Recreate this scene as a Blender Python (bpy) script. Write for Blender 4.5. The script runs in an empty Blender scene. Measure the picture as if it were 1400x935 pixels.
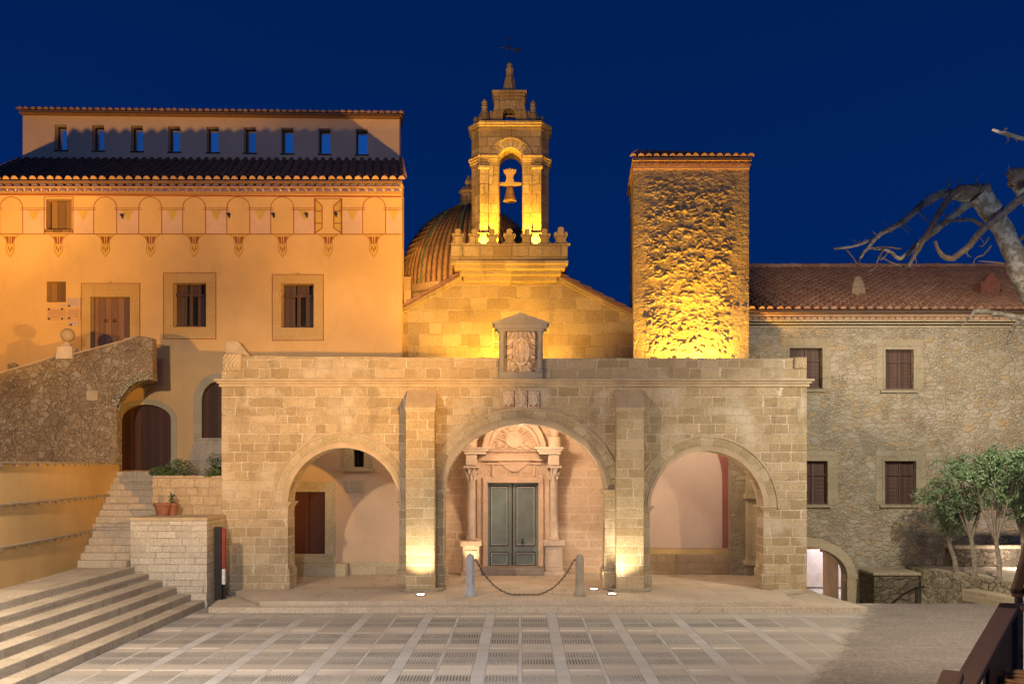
import bpy, bmesh, math, random
from mathutils import Vector, noise
from mathutils.geometry import tessellate_polygon
random.seed(7)
S = bpy.context.scene
COL = S.collection
R = math.radians
PI = math.pi
F = 1286.0; CX = 712.0; CY = 635.0; CZ = 3.4      # lens in photo pixels, principal point, eye height
def at(px, py, Y):                                 # photo position at distance Y -> (X, Z)
    return ((px-CX)*Y/F, CZ-(py-CY)*Y/F)
def ax(px, Y): return (px-CX)*Y/F
def az(py, Y): return CZ-(py-CY)*Y/F

# ---------------------------------------------------------------- camera, sky, lamps, exposure
cam = bpy.data.cameras.new('camera'); camo = bpy.data.objects.new('camera', cam); COL.objects.link(camo)
camo.location = (0, 0, CZ); camo.rotation_euler = (R(90), 0, 0)
cam.sensor_width = 36; cam.lens = 36*F/1400; cam.shift_x = -(CX-700)/1400; cam.shift_y = (CY-467.5)/1400
cam.clip_start = .1; cam.clip_end = 2000
S.camera = camo
w = bpy.data.worlds.new('World'); S.world = w; w.use_nodes = True
nt = w.node_tree; bg = nt.nodes['Background']
tc = nt.nodes.new('ShaderNodeTexCoord'); sx = nt.nodes.new('ShaderNodeSeparateXYZ'); nt.links.new(tc.outputs['Generated'], sx.inputs[0])
cr = nt.nodes.new('ShaderNodeValToRGB'); mr = nt.nodes.new('ShaderNodeMapRange')
mr.inputs['From Min'].default_value = -1; mr.inputs['From Max'].default_value = 1
nt.links.new(sx.outputs['Y'], mr.inputs['Value']); nt.links.new(mr.outputs[0], cr.inputs[0])
cr.color_ramp.elements[0].color = (.01, .085, .36, 1); cr.color_ramp.elements[0].position = 0   # afterglow side, behind the viewer
cr.color_ramp.elements[1].color = (.0, .0145, .095, 1); cr.color_ramp.elements[1].position = 1
e = cr.color_ramp.elements.new(.12); e.color = (.004, .02, .10, 1)
e = cr.color_ramp.elements.new(.92); e.color = (.0005, .016, .105, 1)
m2 = nt.nodes.new('ShaderNodeMapRange'); m2.inputs['From Min'].default_value = 0; m2.inputs['From Max'].default_value = .5; m2.inputs['To Min'].default_value = 1.35; m2.inputs['To Max'].default_value = .78
nt.links.new(sx.outputs['Z'], m2.inputs['Value']); vm = nt.nodes.new('ShaderNodeVectorMath'); vm.operation = 'SCALE'
nt.links.new(cr.outputs[0], vm.inputs[0]); nt.links.new(m2.outputs[0], vm.inputs['Scale']); nt.links.new(vm.outputs[0], bg.inputs['Color']); bg.inputs['Strength'].default_value = 1.0
S.view_settings.view_transform = 'Standard'; S.view_settings.look = 'None'
S.view_settings.exposure = 0; S.view_settings.gamma = 1
S.render.engine = 'CYCLES'

def lamp(name, loc, target, power, color, cone=100, blend=.6, size=.12):
    l = bpy.data.lights.new(name, 'SPOT'); l.energy = power; l.color = color; l.spot_size = R(cone); l.spot_blend = blend
    l.shadow_soft_size = size
    o = bpy.data.objects.new(name, l); COL.objects.link(o); o.location = loc
    o.rotation_euler = (Vector(target)-Vector(loc)).to_track_quat('-Z', 'Y').to_euler()
    return o
WARM = (1, .76, .50); SODIUM = (1, .50, .09); YEL = (1, .50, .035); COOL = (.90, .97, 1.0); PINK = (1, .72, .50)
# street lamps of the plaza and added fill lamps, outside the picture: cut-off lanterns pointing down, and floods turned up at the house
lamp('street_or_fill_light', (-9.3, 13.6, 7.2), (-8.0, 16.6, 0), 4300, (1, .76, .51), 152, .25, .15)
lamp('street_or_fill_light', (8.6, 12.5, 7.4), (7.4, 15.5, 0), 1300, (1, .74, .47), 150, .3, .15)
lamp('street_or_fill_light', (11.0, 19.5, 7.4), (11.8, 24, 0), 3000, (1, .88, .68), 150, .5, .15)
lamp('street_or_fill_light', (-4, 7, 8), (-4.8, 12.5, 0), 4400, (.80, .89, 1), 104, .75, .3)
lamp('street_or_fill_light', (-4, 1, 15), (-3, 34, 14), 3000, (1, .80, .74), 60, .9, .4)  # added high, dim fill lifting the attic, roofs and other upper zones
lamp('street_or_fill_light', (-1.2, .5, 6.5), (3.6, 6.6, 1.2), 1300, (1, .80, .62), 70, .6, .2)  # added near the viewer to light the railing
lamp('street_or_fill_light', (8.5, 9.5, 5.6), (12.2, 18.2, 9.2), 900, (.95, .97, 1), 56, .8, .15)  # added to brighten the bare plane tree from below
# sodium floods on the ochre house, one from each side, then added attic and belfry lamps, wing flood last
lamp('street_or_fill_light', (1.6, 16.0, 4.8), (-11.3, 29.2, 11.6), 7400, SODIUM, 80, .6, .1)
lamp('street_or_fill_light', (-14.7, 17.8, 6.9), (-17.0, 32, 12.6), 5600, SODIUM, 72, .95, .1)
lamp('street_or_fill_light', (1.6, 16.0, 4.8), (-11.5, 40, 17.6), 5200, SODIUM, 34, .8, .1)  # added narrow beam brightening the attic from the right
lamp('street_or_fill_light', (-14.7, 17.8, 6.9), (-17.5, 40, 17.8), 3800, SODIUM, 36, .8, .1)  # added narrow beam brightening the attic from the left
lamp('street_or_fill_light', (-6.0, 15.0, 6.5), (-.8, 30, 14.6), 5200, (1, .50, .07), 36, .6, .1)  # extra lamp added to brighten the belfry and spire
lamp('street_or_fill_light', (5.6, 14.0, 11.6), (14.6, 32, 9.4), 6800, (1, .72, .48), 42, .5, .1)

# ---------------------------------------------------------------- materials
def L(nt, a, b): nt.links.new(a, b)
class NT:
    def __init__(s, name, rough=.85, spec=.3):
        s.m = bpy.data.materials.new(name); s.m.use_nodes = True; s.t = s.m.node_tree; s.b = s.t.nodes['Principled BSDF']
        s.b.inputs['Roughness'].default_value = rough; s.b.inputs['Specular IOR Level'].default_value = spec
    def n(s, typ, **k):
        o = s.t.nodes.new('ShaderNode'+typ)
        for a, v in k.items(): setattr(o, a, v)
        return o
    def set(s, sock, v):
        if isinstance(v, bpy.types.NodeSocket): s.t.links.new(v, sock)
        elif isinstance(v, tuple) and len(v) == 3 and sock.type == 'RGBA': sock.default_value = (*v, 1)
        else: sock.default_value = v
    def math(s, op, a, b=None, c=None):
        o = s.n('Math', operation=op); s.set(o.inputs[0], a)
        if b is not None: s.set(o.inputs[1], b)
        if c is not None: s.set(o.inputs[2], c)
        return o.outputs[0]
    def mix(s, fac, a, b, mode='MIX'):
        o = s.n('Mix', data_type='RGBA', blend_type=mode); s.set(o.inputs[0], fac); s.set(o.inputs[6], a); s.set(o.inputs[7], b)
        return o.outputs[2]
    def fmix(s, fac, a, b):
        o = s.n('Mix', data_type='FLOAT'); s.set(o.inputs[0], fac); s.set(o.inputs[2], a); s.set(o.inputs[3], b); return o.outputs[0]
    def xyz(s, x, y, z=0.0):
        o = s.n('CombineXYZ'); s.set(o.inputs[0], x); s.set(o.inputs[1], y); s.set(o.inputs[2], z); return o.outputs[0]
    def noise(s, vec, scale, detail=4, rough=.55, dim='3D'):
        o = s.n('TexNoise', noise_dimensions=dim); s.set(o.inputs['Vector'], vec); o.inputs['Scale'].default_value = scale
        o.inputs['Detail'].default_value = detail; o.inputs['Roughness'].default_value = rough; return o.outputs[0]
    def ramp(s, fac, lo, hi, a=0.0, b=1.0):
        o = s.n('MapRange', interpolation_type='SMOOTHSTEP'); s.set(o.inputs[0], fac)
        for i, v in enumerate((lo, hi, a, b)): s.set(o.inputs[i+1], v)
        return o.outputs[0]
    def white(s, vec):
        o = s.n('TexWhiteNoise', noise_dimensions='3D'); s.set(o.inputs[0], vec); return o.outputs['Value']
    def pos(s):
        g = s.n('NewGeometry'); p = s.n('SeparateXYZ'); s.t.links.new(g.outputs['Position'], p.inputs[0])
        return g.outputs['Position'], p.outputs[0], p.outputs[1], p.outputs[2]
    def boxuv(s):
        g = s.n('NewGeometry'); p = s.n('SeparateXYZ'); q = s.n('SeparateXYZ')
        s.t.links.new(g.outputs['Position'], p.inputs[0]); s.t.links.new(g.outputs['True Normal'], q.inputs[0])
        ix = s.math('GREATER_THAN', s.math('ABSOLUTE', q.outputs[0]), .72)
        iz = s.math('GREATER_THAN', s.math('ABSOLUTE', q.outputs[2]), .72)
        u = s.fmix(ix, p.outputs[0], p.outputs[1]); v = s.fmix(iz, p.outputs[2], p.outputs[1])
        return g.outputs['Position'], u, v
    def bump(s, h, strength=.5, dist=.02):
        o = s.n('Bump'); s.set(o.inputs['Height'], h); o.inputs['Strength'].default_value = strength; o.inputs['Distance'].default_value = dist
        s.t.links.new(o.outputs[0], s.b.inputs['Normal'])
    def col(s, c): s.set(s.b.inputs['Base Color'], c); return s.m

def ashlar(name, c1, c2, cm, h=.27, wd=.5, mortar=.014, wash=.35, washc=None, bs=.6, wob=.012, dirt=.25, rough=.9):
    k = NT(name, rough, .2); P, u, v = k.boxuv()
    nz = k.noise(P, 5.5, 3); nz2 = k.noise(P, 1.6, 2)
    v1 = k.math('ADD', v, k.math('MULTIPLY', k.noise(k.xyz(0.0, 0.0, v), 1.7, 0), .16))
    row = k.math('FLOOR', k.math('DIVIDE', v1, h)); rn = k.white(k.xyz(row, 3.3))
    u1 = k.math('ADD', k.math('ADD', u, k.math('MULTIPLY', rn, 4.1)), k.math('MULTIPLY', k.noise(k.xyz(k.math('MULTIPLY', u, 1.1), k.math('MULTIPLY', row, 2.7)), 1.0, 0), .9))
    nw = k.math('SUBTRACT', k.noise(P, 17, 2), .5)
    u1 = k.math('ADD', u1, k.math('MULTIPLY', k.math('ADD', nz, nw), wob*2)); v2 = k.math('ADD', v1, k.math('MULTIPLY', k.math('ADD', nz, nw), wob*2))
    br = k.n('TexBrick', offset=0.0, squash=1.0); k.set(br.inputs['Vector'], k.xyz(u1, v2))
    k.set(br.inputs['Color1'], (0, 0, 0)); k.set(br.inputs['Color2'], (1, 1, 1)); k.set(br.inputs['Mortar'], (.5, .5, .5))
    br.inputs['Scale'].default_value = 1; br.inputs['Brick Width'].default_value = wd; br.inputs['Row Height'].default_value = h
    br.inputs['Mortar Size'].default_value = mortar; br.inputs['Mortar Smooth'].default_value = .35
    f = k.n('SeparateColor'); k.set(f.inputs[0], br.outputs['Color'])
    col = k.mix(f.outputs[0], c1, c2)
    fine = k.noise(P, 28, 5, .65)
    col = k.mix(1.0, col, k.ramp(fine, .25, .75, .72, 1.22), 'MULTIPLY')
    mm = k.math('MULTIPLY', br.outputs['Fac'], k.ramp(nz2, .3, .6, .25, 1.0))
    col = k.mix(mm, col, cm)
    big = k.noise(P, .9, 5, .62)
    col = k.mix(k.ramp(big, .5, .72, 0, wash), col, washc or cm)
    st = k.noise(k.xyz(k.math('MULTIPLY', u, 2.2), k.math('MULTIPLY', v, .45), 7.0), 1.1, 5, .65)
    col = k.mix(k.ramp(st, .52, .78, 0, dirt), col, (.10, .085, .06))
    hgt = k.math('ADD', k.math('MULTIPLY', br.outputs['Fac'], -.6), k.math('ADD', k.math('MULTIPLY', fine, .45), k.math('MULTIPLY', k.noise(P, 9, 3), .5)))
    k.bump(hgt, bs, .03)
    return k.col(col)

def voussoirm(name, c1, c2):
    k = NT(name, .9, .2); P, x, y, z = k.pos(); a = k.n('Attribute', attribute_name='rnd')
    col = k.mix(a.outputs['Fac'], c1, c2); fine = k.noise(P, 28, 5, .65)
    col = k.mix(1.0, col, k.ramp(fine, .25, .75, .72, 1.22), 'MULTIPLY')
    col = k.mix(k.ramp(k.noise(P, 2.2, 5, .62), .5, .72, 0, .5), col, (.56, .46, .33))
    k.bump(k.math('ADD', fine, k.noise(P, 8, 3)), .6, .02)
    return k.col(col)
def rubble(name, cols, cm, sc=4.5, sq=1.7, edge=.06, bs=.8, dist=.05, stain=.3, stainc=(.09, .075, .05), patch=0, patchc=(.5, .45, .35)):
    k = NT(name, .92, .15); P, u, v = k.boxuv()
    d1 = k.math('SUBTRACT', k.noise(P, 3.0, 4), .5); d2 = k.math('SUBTRACT', k.noise(P, 13, 3), .5)
    dd = k.math('ADD', k.math('MULTIPLY', d1, .35), k.math('MULTIPLY', d2, .10))
    vec = k.xyz(k.math('ADD', u, dd), k.math('ADD', k.math('MULTIPLY', v, sq), k.math('MULTIPLY', dd, 1.2)))
    def vor(scale, feat):
        vo = k.n('TexVoronoi', voronoi_dimensions='2D', feature=feat); k.set(vo.inputs['Vector'], vec); vo.inputs['Scale'].default_value = scale; vo.inputs['Randomness'].default_value = .95
        return vo
    f = k.n('SeparateColor'); k.set(f.inputs[0], vor(sc, 'F1').outputs['Color'])
    f2 = k.n('SeparateColor'); k.set(f2.inputs[0], vor(sc*2.1, 'F1').outputs['Color'])
    e1 = k.ramp(vor(sc, 'DISTANCE_TO_EDGE').outputs['Distance'], .0, edge*2.6); e2 = k.ramp(vor(sc*2.1, 'DISTANCE_TO_EDGE').outputs['Distance'], .0, edge*2.6)
    sel = k.ramp(k.noise(P, 1.7, 3), .47, .53)                       # fields of small stones among the large ones
    r1 = k.fmix(sel, f.outputs[0], f2.outputs[0]); r2 = k.fmix(sel, f.outputs[1], f2.outputs[1]); e = k.fmix(sel, e1, e2)
    col = k.mix(r1, cols[0], cols[1]); col = k.mix(k.ramp(r2, .6, .85, 0, .8), col, cols[2])
    fine = k.noise(P, 26, 6, .7)
    mort = k.ramp(k.noise(P, 2.6, 5, .65), .38, .62)                  # how thickly the mortar smears over the stones
    me = k.math('MULTIPLY', k.math('SUBTRACT', 1.0, e), k.fmix(mort, .35, 1.0))
    me = k.math('MAXIMUM', me, k.math('MULTIPLY', k.math('MULTIPLY', mort, k.ramp(r2, .3, .5, 1, 0)), .75))
    col = k.mix(me, col, cm)
    col = k.mix(1.0, col, k.ramp(fine, .2, .8, .6, 1.38), 'MULTIPLY')
    col = k.mix(k.ramp(k.noise(P, .7, 6, .65), .5, .75, 0, stain), col, stainc)
    if patch: col = k.mix(k.ramp(k.noise(k.xyz(u, v, 9.0), .5, 6, .7), .48, .68, 0, patch), col, patchc)
    h = k.math('MULTIPLY', k.math('MULTIPLY', e, k.math('SUBTRACT', 1.0, k.math('MULTIPLY', me, .6))), .7)
    k.bump(k.math('ADD', h, k.math('ADD', k.math('MULTIPLY', fine, .5), k.math('MULTIPLY', r1, .35))), bs, dist)
    return k.col(col)

def plaster(name, c, var=.12, rough=.85, bs=.25, scale=1.2, stainc=None, stain=.2, bd=.01):
    k = NT(name, rough, .2); P, x, y, z = k.pos()
    n1 = k.noise(P, scale, 5, .6); n2 = k.noise(P, 35, 4, .6)
    col = k.mix(1.0, c, k.ramp(n1, .25, .75, 1-var, 1+var), 'MULTIPLY')
    col = k.mix(1.0, col, k.ramp(n2, .2, .8, .93, 1.07), 'MULTIPLY')
    if stainc:
        s_ = k.noise(k.xyz(k.math('MULTIPLY', x, 1.5), k.math('MULTIPLY', y, 1.5), k.math('MULTIPLY', z, .5)), 1.3, 5, .65)
        col = k.mix(k.ramp(s_, .5, .8, 0, stain), col, stainc)
    k.bump(k.math('ADD', k.math('MULTIPLY', k.noise(P, 6, 4), .6), k.math('MULTIPLY', n2, .3)), bs, bd)
    return k.col(col)

def tilem(name, c1, c2, c3, dirt=.4):
    k = NT(name, .85, .2); P, x, y, z = k.pos()
    a = k.n('Attribute', attribute_name='rnd'); r = a.outputs['Fac']
    col = k.mix(r, c1, c2); col = k.mix(k.ramp(k.noise(P, 2.5, 4), .45, .7, 0, .7), col, c3)
    col = k.mix(k.ramp(k.noise(P, 14, 5, .7), .5, .75, 0, dirt), col, (.05, .042, .035))
    k.bump(k.noise(P, 30, 4), .3, .01)
    return k.col(col)

def wood(name, c1, c2, plank=.14, axis='x', rough=.6):
    k = NT(name, rough, .3); P, x, y, z = k.pos()
    a = x if axis == 'x' else z; b = z if axis == 'x' else x
    n1 = k.noise(k.xyz(k.math('MULTIPLY', a, 18), k.math('MULTIPLY', b, 1.2), y), 1.6, 5, .65)
    idn = k.math('FLOOR', k.math('DIVIDE', a, plank)); rn = k.white(k.xyz(idn, 2.0))
    fr = k.math('FRACT', k.math('DIVIDE', a, plank))
    gap = k.math('LESS_THAN', fr, .07)
    col = k.mix(n1, c1, c2); col = k.mix(1.0, col, k.ramp(rn, 0, 1, .75, 1.2), 'MULTIPLY')
    col = k.mix(k.math('MULTIPLY', gap, .8), col, (.01, .008, .006))
    k.bump(k.math('SUBTRACT', k.math('MULTIPLY', n1, .4), gap), .4, .01)
    return k.col(col)

def flat(name, c, rough=.7, metal=0, emit=None, es=0, spec=.3, var=.15):
    k = NT(name, rough, spec); P, x, y, z = k.pos(); k.b.inputs['Metallic'].default_value = metal
    if emit: k.set(k.b.inputs['Emission Color'], emit); k.b.inputs['Emission Strength'].default_value = es
    n1 = k.noise(P, 9, 4)
    k.bump(k.noise(P, 40, 3), .1, .005)
    return k.col(k.mix(1.0, c, k.ramp(n1, .3, .7, 1-var, 1+var), 'MULTIPLY'))

M = {}
M['ashlar'] = ashlar('golden ashlar', (.335, .25, .14), (.48, .375, .235), (.62, .53, .40), .255, .42, .017, .85, (.55, .475, .36), 1.0, .026, .45)
M['voussoir'] = voussoirm('arch stones', (.33, .26, .15), (.45, .37, .245))
M['ashlar_dim'] = ashlar('grey weathered ashlar', (.30, .25, .17), (.38, .32, .22), (.45, .4, .32), .30, .42, .012, .3, None, .5, dirt=.5)
M['buttress'] = ashlar('buttress ashlar', (.35, .26, .14), (.48, .375, .225), (.60, .51, .38), .26, .62, .012, .3, (.6, .5, .36), .6, dirt=.2)
M['church'] = ashlar('church ashlar', (.30, .22, .11), (.47, .36, .20), (.50, .40, .25), .38, .55, .012, .2, None, 1.0, .03, .6)
M['belfry'] = ashlar('belfry ashlar', (.30, .22, .11), (.46, .36, .21), (.20, .15, .09), .30, .5, .012, .1, None, 1.0, .015, .6)
M['portal_wall'] = ashlar('pink plastered ashlar', (.62, .44, .28), (.66, .48, .32), (.70, .58, .44), .28, .5, .03, .9, (.68, .50, .34), .3)
M['whiteblock'] = ashlar('pale cut stone', (.44, .38, .29), (.54, .48, .385), (.16, .13, .10), .176, .50, .008, .15, (.6, .55, .45), .5, .003, .2)
M['blockside'] = M['whiteblock']
M['steps'] = ashlar('step stone', (.36, .30, .225), (.46, .395, .30), (.16, .14, .11), .6, .85, .007, .25, (.50, .45, .36), .5, .004, .5)
M['terrace'] = ashlar('terrace slabs', (.44, .36, .27), (.50, .42, .32), (.28, .24, .19), .55, .8, .006, .3, (.5, .44, .35), .3, .004, .3)
M['planterwall'] = ashlar('warm rough ashlar', (.36, .27, .16), (.44, .34, .22), (.30, .24, .17), .24, .38, .012, .35, (.48, .40, .3), .8, .02, .35)
M['rubble_brown'] = rubble('brown rubble', [(.22, .155, .095), (.33, .245, .155), (.38, .32, .24)], (.30, .22, .14), 4.6, 1.15, .07, .9, .04, .5, (.07, .05, .035))
M['rubble_wing'] = rubble('wing rubble', [(.31, .265, .17), (.45, .40, .31), (.42, .31, .17)], (.44, .40, .31), 3.6, 1.9, .07, .9, .045, .5, (.19, .165, .11), .5, (.42, .355, .24))
M['rubble_tower'] = rubble('tower rubble', [(.30, .22, .12), (.46, .36, .23), (.40, .29, .16)], (.40, .32, .21), 3.4, 1.8, .05, .6, .03, .3)
M['rubble_pale'] = rubble('dry stone', [(.34, .30, .20), (.44, .40, .30), (.28, .24, .16)], (.13, .11, .08), 3.8, 1.3, .05, 1, .05, .3)
M['rubble_dark'] = rubble('dark mossy stone', [(.12, .10, .07), (.20, .17, .12), (.15, .12, .08)], (.08, .07, .05), 2.0, 1.5, .06, 1, .05, .5)
M['smooth'] = plaster('smooth carved stone', (.44, .34, .22), .15, .8, .3, 2.5, (.25, .21, .16), .4)
M['greystone'] = plaster('grey carved stone', (.30, .26, .215), .15, .8, .3, 3, (.18, .16, .13), .5)
M['portal'] = plaster('pink carved stone', (.66, .48, .33), .12, .8, .35, 2.5, (.42, .30, .2), .35)
M['cream'] = plaster('pale carved marble', (.60, .48, .36), .12, .7, .3, 4, (.5, .4, .3), .4)
M['dressed_dim'] = ashlar('weathered window stone', (.33, .28, .18), (.38, .33, .23), (.28, .24, .17), .34, .5, .008, .5, (.36, .31, .22), .6, .01, .4)
M['dressed'] = ashlar('dressed window stone', (.44, .37, .24), (.50, .43, .29), (.36, .31, .22), .34, .9, .006, .2, None, .4, .004, .25)
M['ochre'] = plaster('ochre painted plaster', (.64, .425, .195), .08, .85, .6, .8, (.50, .33, .16), .5, .025)
M['ochre_frame'] = ashlar('painted stone frame', (.50, .33, .13), (.55, .38, .17), (.50, .36, .2), .34, .8, .006, .2, None, .3, .004, .2)
M['grey_plaster'] = plaster('grey beige plaster', (.52, .42, .30), .08, .85, .3, 1.0)
M['attic'] = plaster('attic plaster', (.80, .60, .38), .06, .85, .25, .8)
M['yellowwall'] = plaster('yellow ochre render', (.54, .36, .15), .09, .85, .35, .7, (.42, .27, .12), .35)
M['pinkwall'] = plaster('porch plaster', (.56, .41, .28), .08, .85, .3, 1.0, (.55, .36, .22), .3)
M['whitewall'] = plaster('pale pink plaster', (.62, .50, .42), .06, .85, .25, .9, (.48, .38, .3), .35)
M['yellowband'] = plaster('yellow painted band', (.60, .46, .22), .1)
M['redband'] = plaster('dull red painted band', (.34, .13, .115), .15)
M['paint_red'] = plaster('red brown painted line', (.30, .085, .035), .2)
M['paint_pink'] = plaster('pink painted field', (.62, .43, .32), .1)
M['paint_yel'] = plaster('yellow painted drop', (.56, .38, .10), .12)
M['tile'] = tilem('roof tiles', (.38, .20, .115), (.50, .31, .20), (.30, .19, .12), .4)
M['tile_eave'] = tilem('eave tiles', (.46, .27, .15), (.58, .38, .24), (.40, .25, .16), .25)
M['tile_pan'] = flat('tile channel', (.10, .06, .04))  # colour kept dark to stand for shadow gaps between tile columns
M['tile_dark'] = tilem('dark weathered tiles', (.17, .10, .075), (.28, .17, .125), (.12, .09, .075), .4)
M['tile_dome'] = tilem('dome tiles', (.34, .20, .085), (.46, .30, .13), (.28, .19, .08), .35)
M['glazed'] = flat('green glazed tile', (.12, .20, .10), .4)
M['tile_blue'] = tilem('blue glazed eave tiles', (.12, .10, .30), (.20, .16, .38), (.28, .18, .26), .2)
M['brownwood'] = wood('dark brown planks', (.055, .022, .015), (.10, .042, .028), .13)
M['dooroak'] = wood('weathered oak', (.13, .065, .045), (.28, .16, .11), .2)
M['shutter'] = wood('shutter wood', (.065, .036, .026), (.12, .07, .048), .11)
M['redwood'] = wood('red brown door', (.10, .032, .018), (.13, .044, .025), .6)
M['boards'] = wood('boarded window', (.20, .11, .04), (.26, .15, .06), .25)
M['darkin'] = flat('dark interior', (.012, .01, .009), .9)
M['green'] = plaster('grey green door paint', (.20, .25, .22), .12, .55, .15, 3, (.26, .24, .2), .4)
M['doorline'] = flat('pale door beading', (.52, .50, .44))
M['doordark'] = flat('dark door beading', (.05, .035, .03))
M['iron'] = flat('dark iron', (.045, .04, .038), .5, .6)
M['bronze'] = flat('bell bronze', (.35, .24, .10), .5, .5)
M['yoke'] = plaster('bell headstock wood', (.42, .30, .16), .2)
M['glass'] = flat('window glass', (.75, .85, .9), .04, 1.0, var=.02)
M['terracotta'] = flat('terracotta', (.24, .10, .065), .8)
M['panelblack'] = flat('black panel', (.02, .017, .016), .5)
M['red'] = flat('red strip', (.26, .035, .03), .5)
M['white'] = flat('white strip', (.6, .6, .6), .5)
M['sign'] = flat('pale sign face', (.55, .42, .36), .5, var=.05)
M['signstone'] = flat('stone plaque face', (.58, .36, .20), .7, var=.05)
M['signink'] = flat('sign lettering', (.22, .12, .12), .6)
M['signblue'] = flat('blue sign mark', (.03, .04, .22), .6)
M['postgrey'] = plaster('grey post stone', (.34, .34, .36), .15, .75, .3, 5)
M['postbrown'] = plaster('buff post stone', (.34, .29, .21), .15, .75, .3, 5)
M['handrail'] = wood('stained handrail wood', (.15, .085, .055), (.25, .155, .10), .5, 'z')
M['wicker'] = wood('wicker', (.30, .15, .06), (.45, .26, .12), .02, 'z')
M['lampglass'] = flat('lit lamp glass', (.9, .85, .8), .3, 0, (1, .86, .66), 14)
M['floodglass'] = flat('lit flood glass', (.9, .8, .4), .3, 0, (1, .66, .16), 25)
M['soil'] = plaster('dusty soil', (.36, .31, .23), .2, .95, .8, 5, None, 0, .03)
def barkm(name, a, b, sc):
    k = NT(name, .85, .2); P, x, y, z = k.pos()
    vo = k.n('TexVoronoi'); k.set(vo.inputs['Vector'], P); vo.inputs['Scale'].default_value = sc
    f = k.n('SeparateColor'); k.set(f.inputs[0], vo.outputs['Color'])
    n1 = k.noise(P, sc*.8, 5, .7)
    col = k.mix(k.ramp(n1, .46, .56), a, b); col = k.mix(k.ramp(f.outputs[0], .6, .9, 0, .35), col, (.15, .14, .10))
    k.bump(k.noise(P, sc*3, 5), .5, .02); return k.col(col)
M['planebark'] = barkm('mottled plane bark', (.38, .37, .33), (.19, .175, .14), 7)
M['darkbark'] = barkm('dark branch bark', (.16, .12, .10), (.24, .19, .16), 9)
M['treebark'] = barkm('tree bark', (.26, .22, .17), (.18, .15, .11), 12)
def leafm(name, a, b, c):
    k = NT(name, .55, .3); P, x, y, z = k.pos(); at_ = k.n('Attribute', attribute_name='rnd')
    col = k.mix(at_.outputs['Fac'], a, b); col = k.mix(k.ramp(k.noise(P, 3, 3), .5, .7), col, c)
    k.b.inputs['Subsurface Weight'].default_value = 0
    return k.col(col)
M['leaf'] = leafm('tree leaves', (.09, .16, .06), (.24, .33, .19), (.14, .24, .10))
M['leafgrey'] = leafm('grey green leaves', (.05, .08, .045), (.13, .17, .11), (.08, .11, .07))
M['leafdark'] = leafm('dark ivy leaves', (.03, .06, .02), (.07, .12, .04), (.04, .07, .03))

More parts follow.
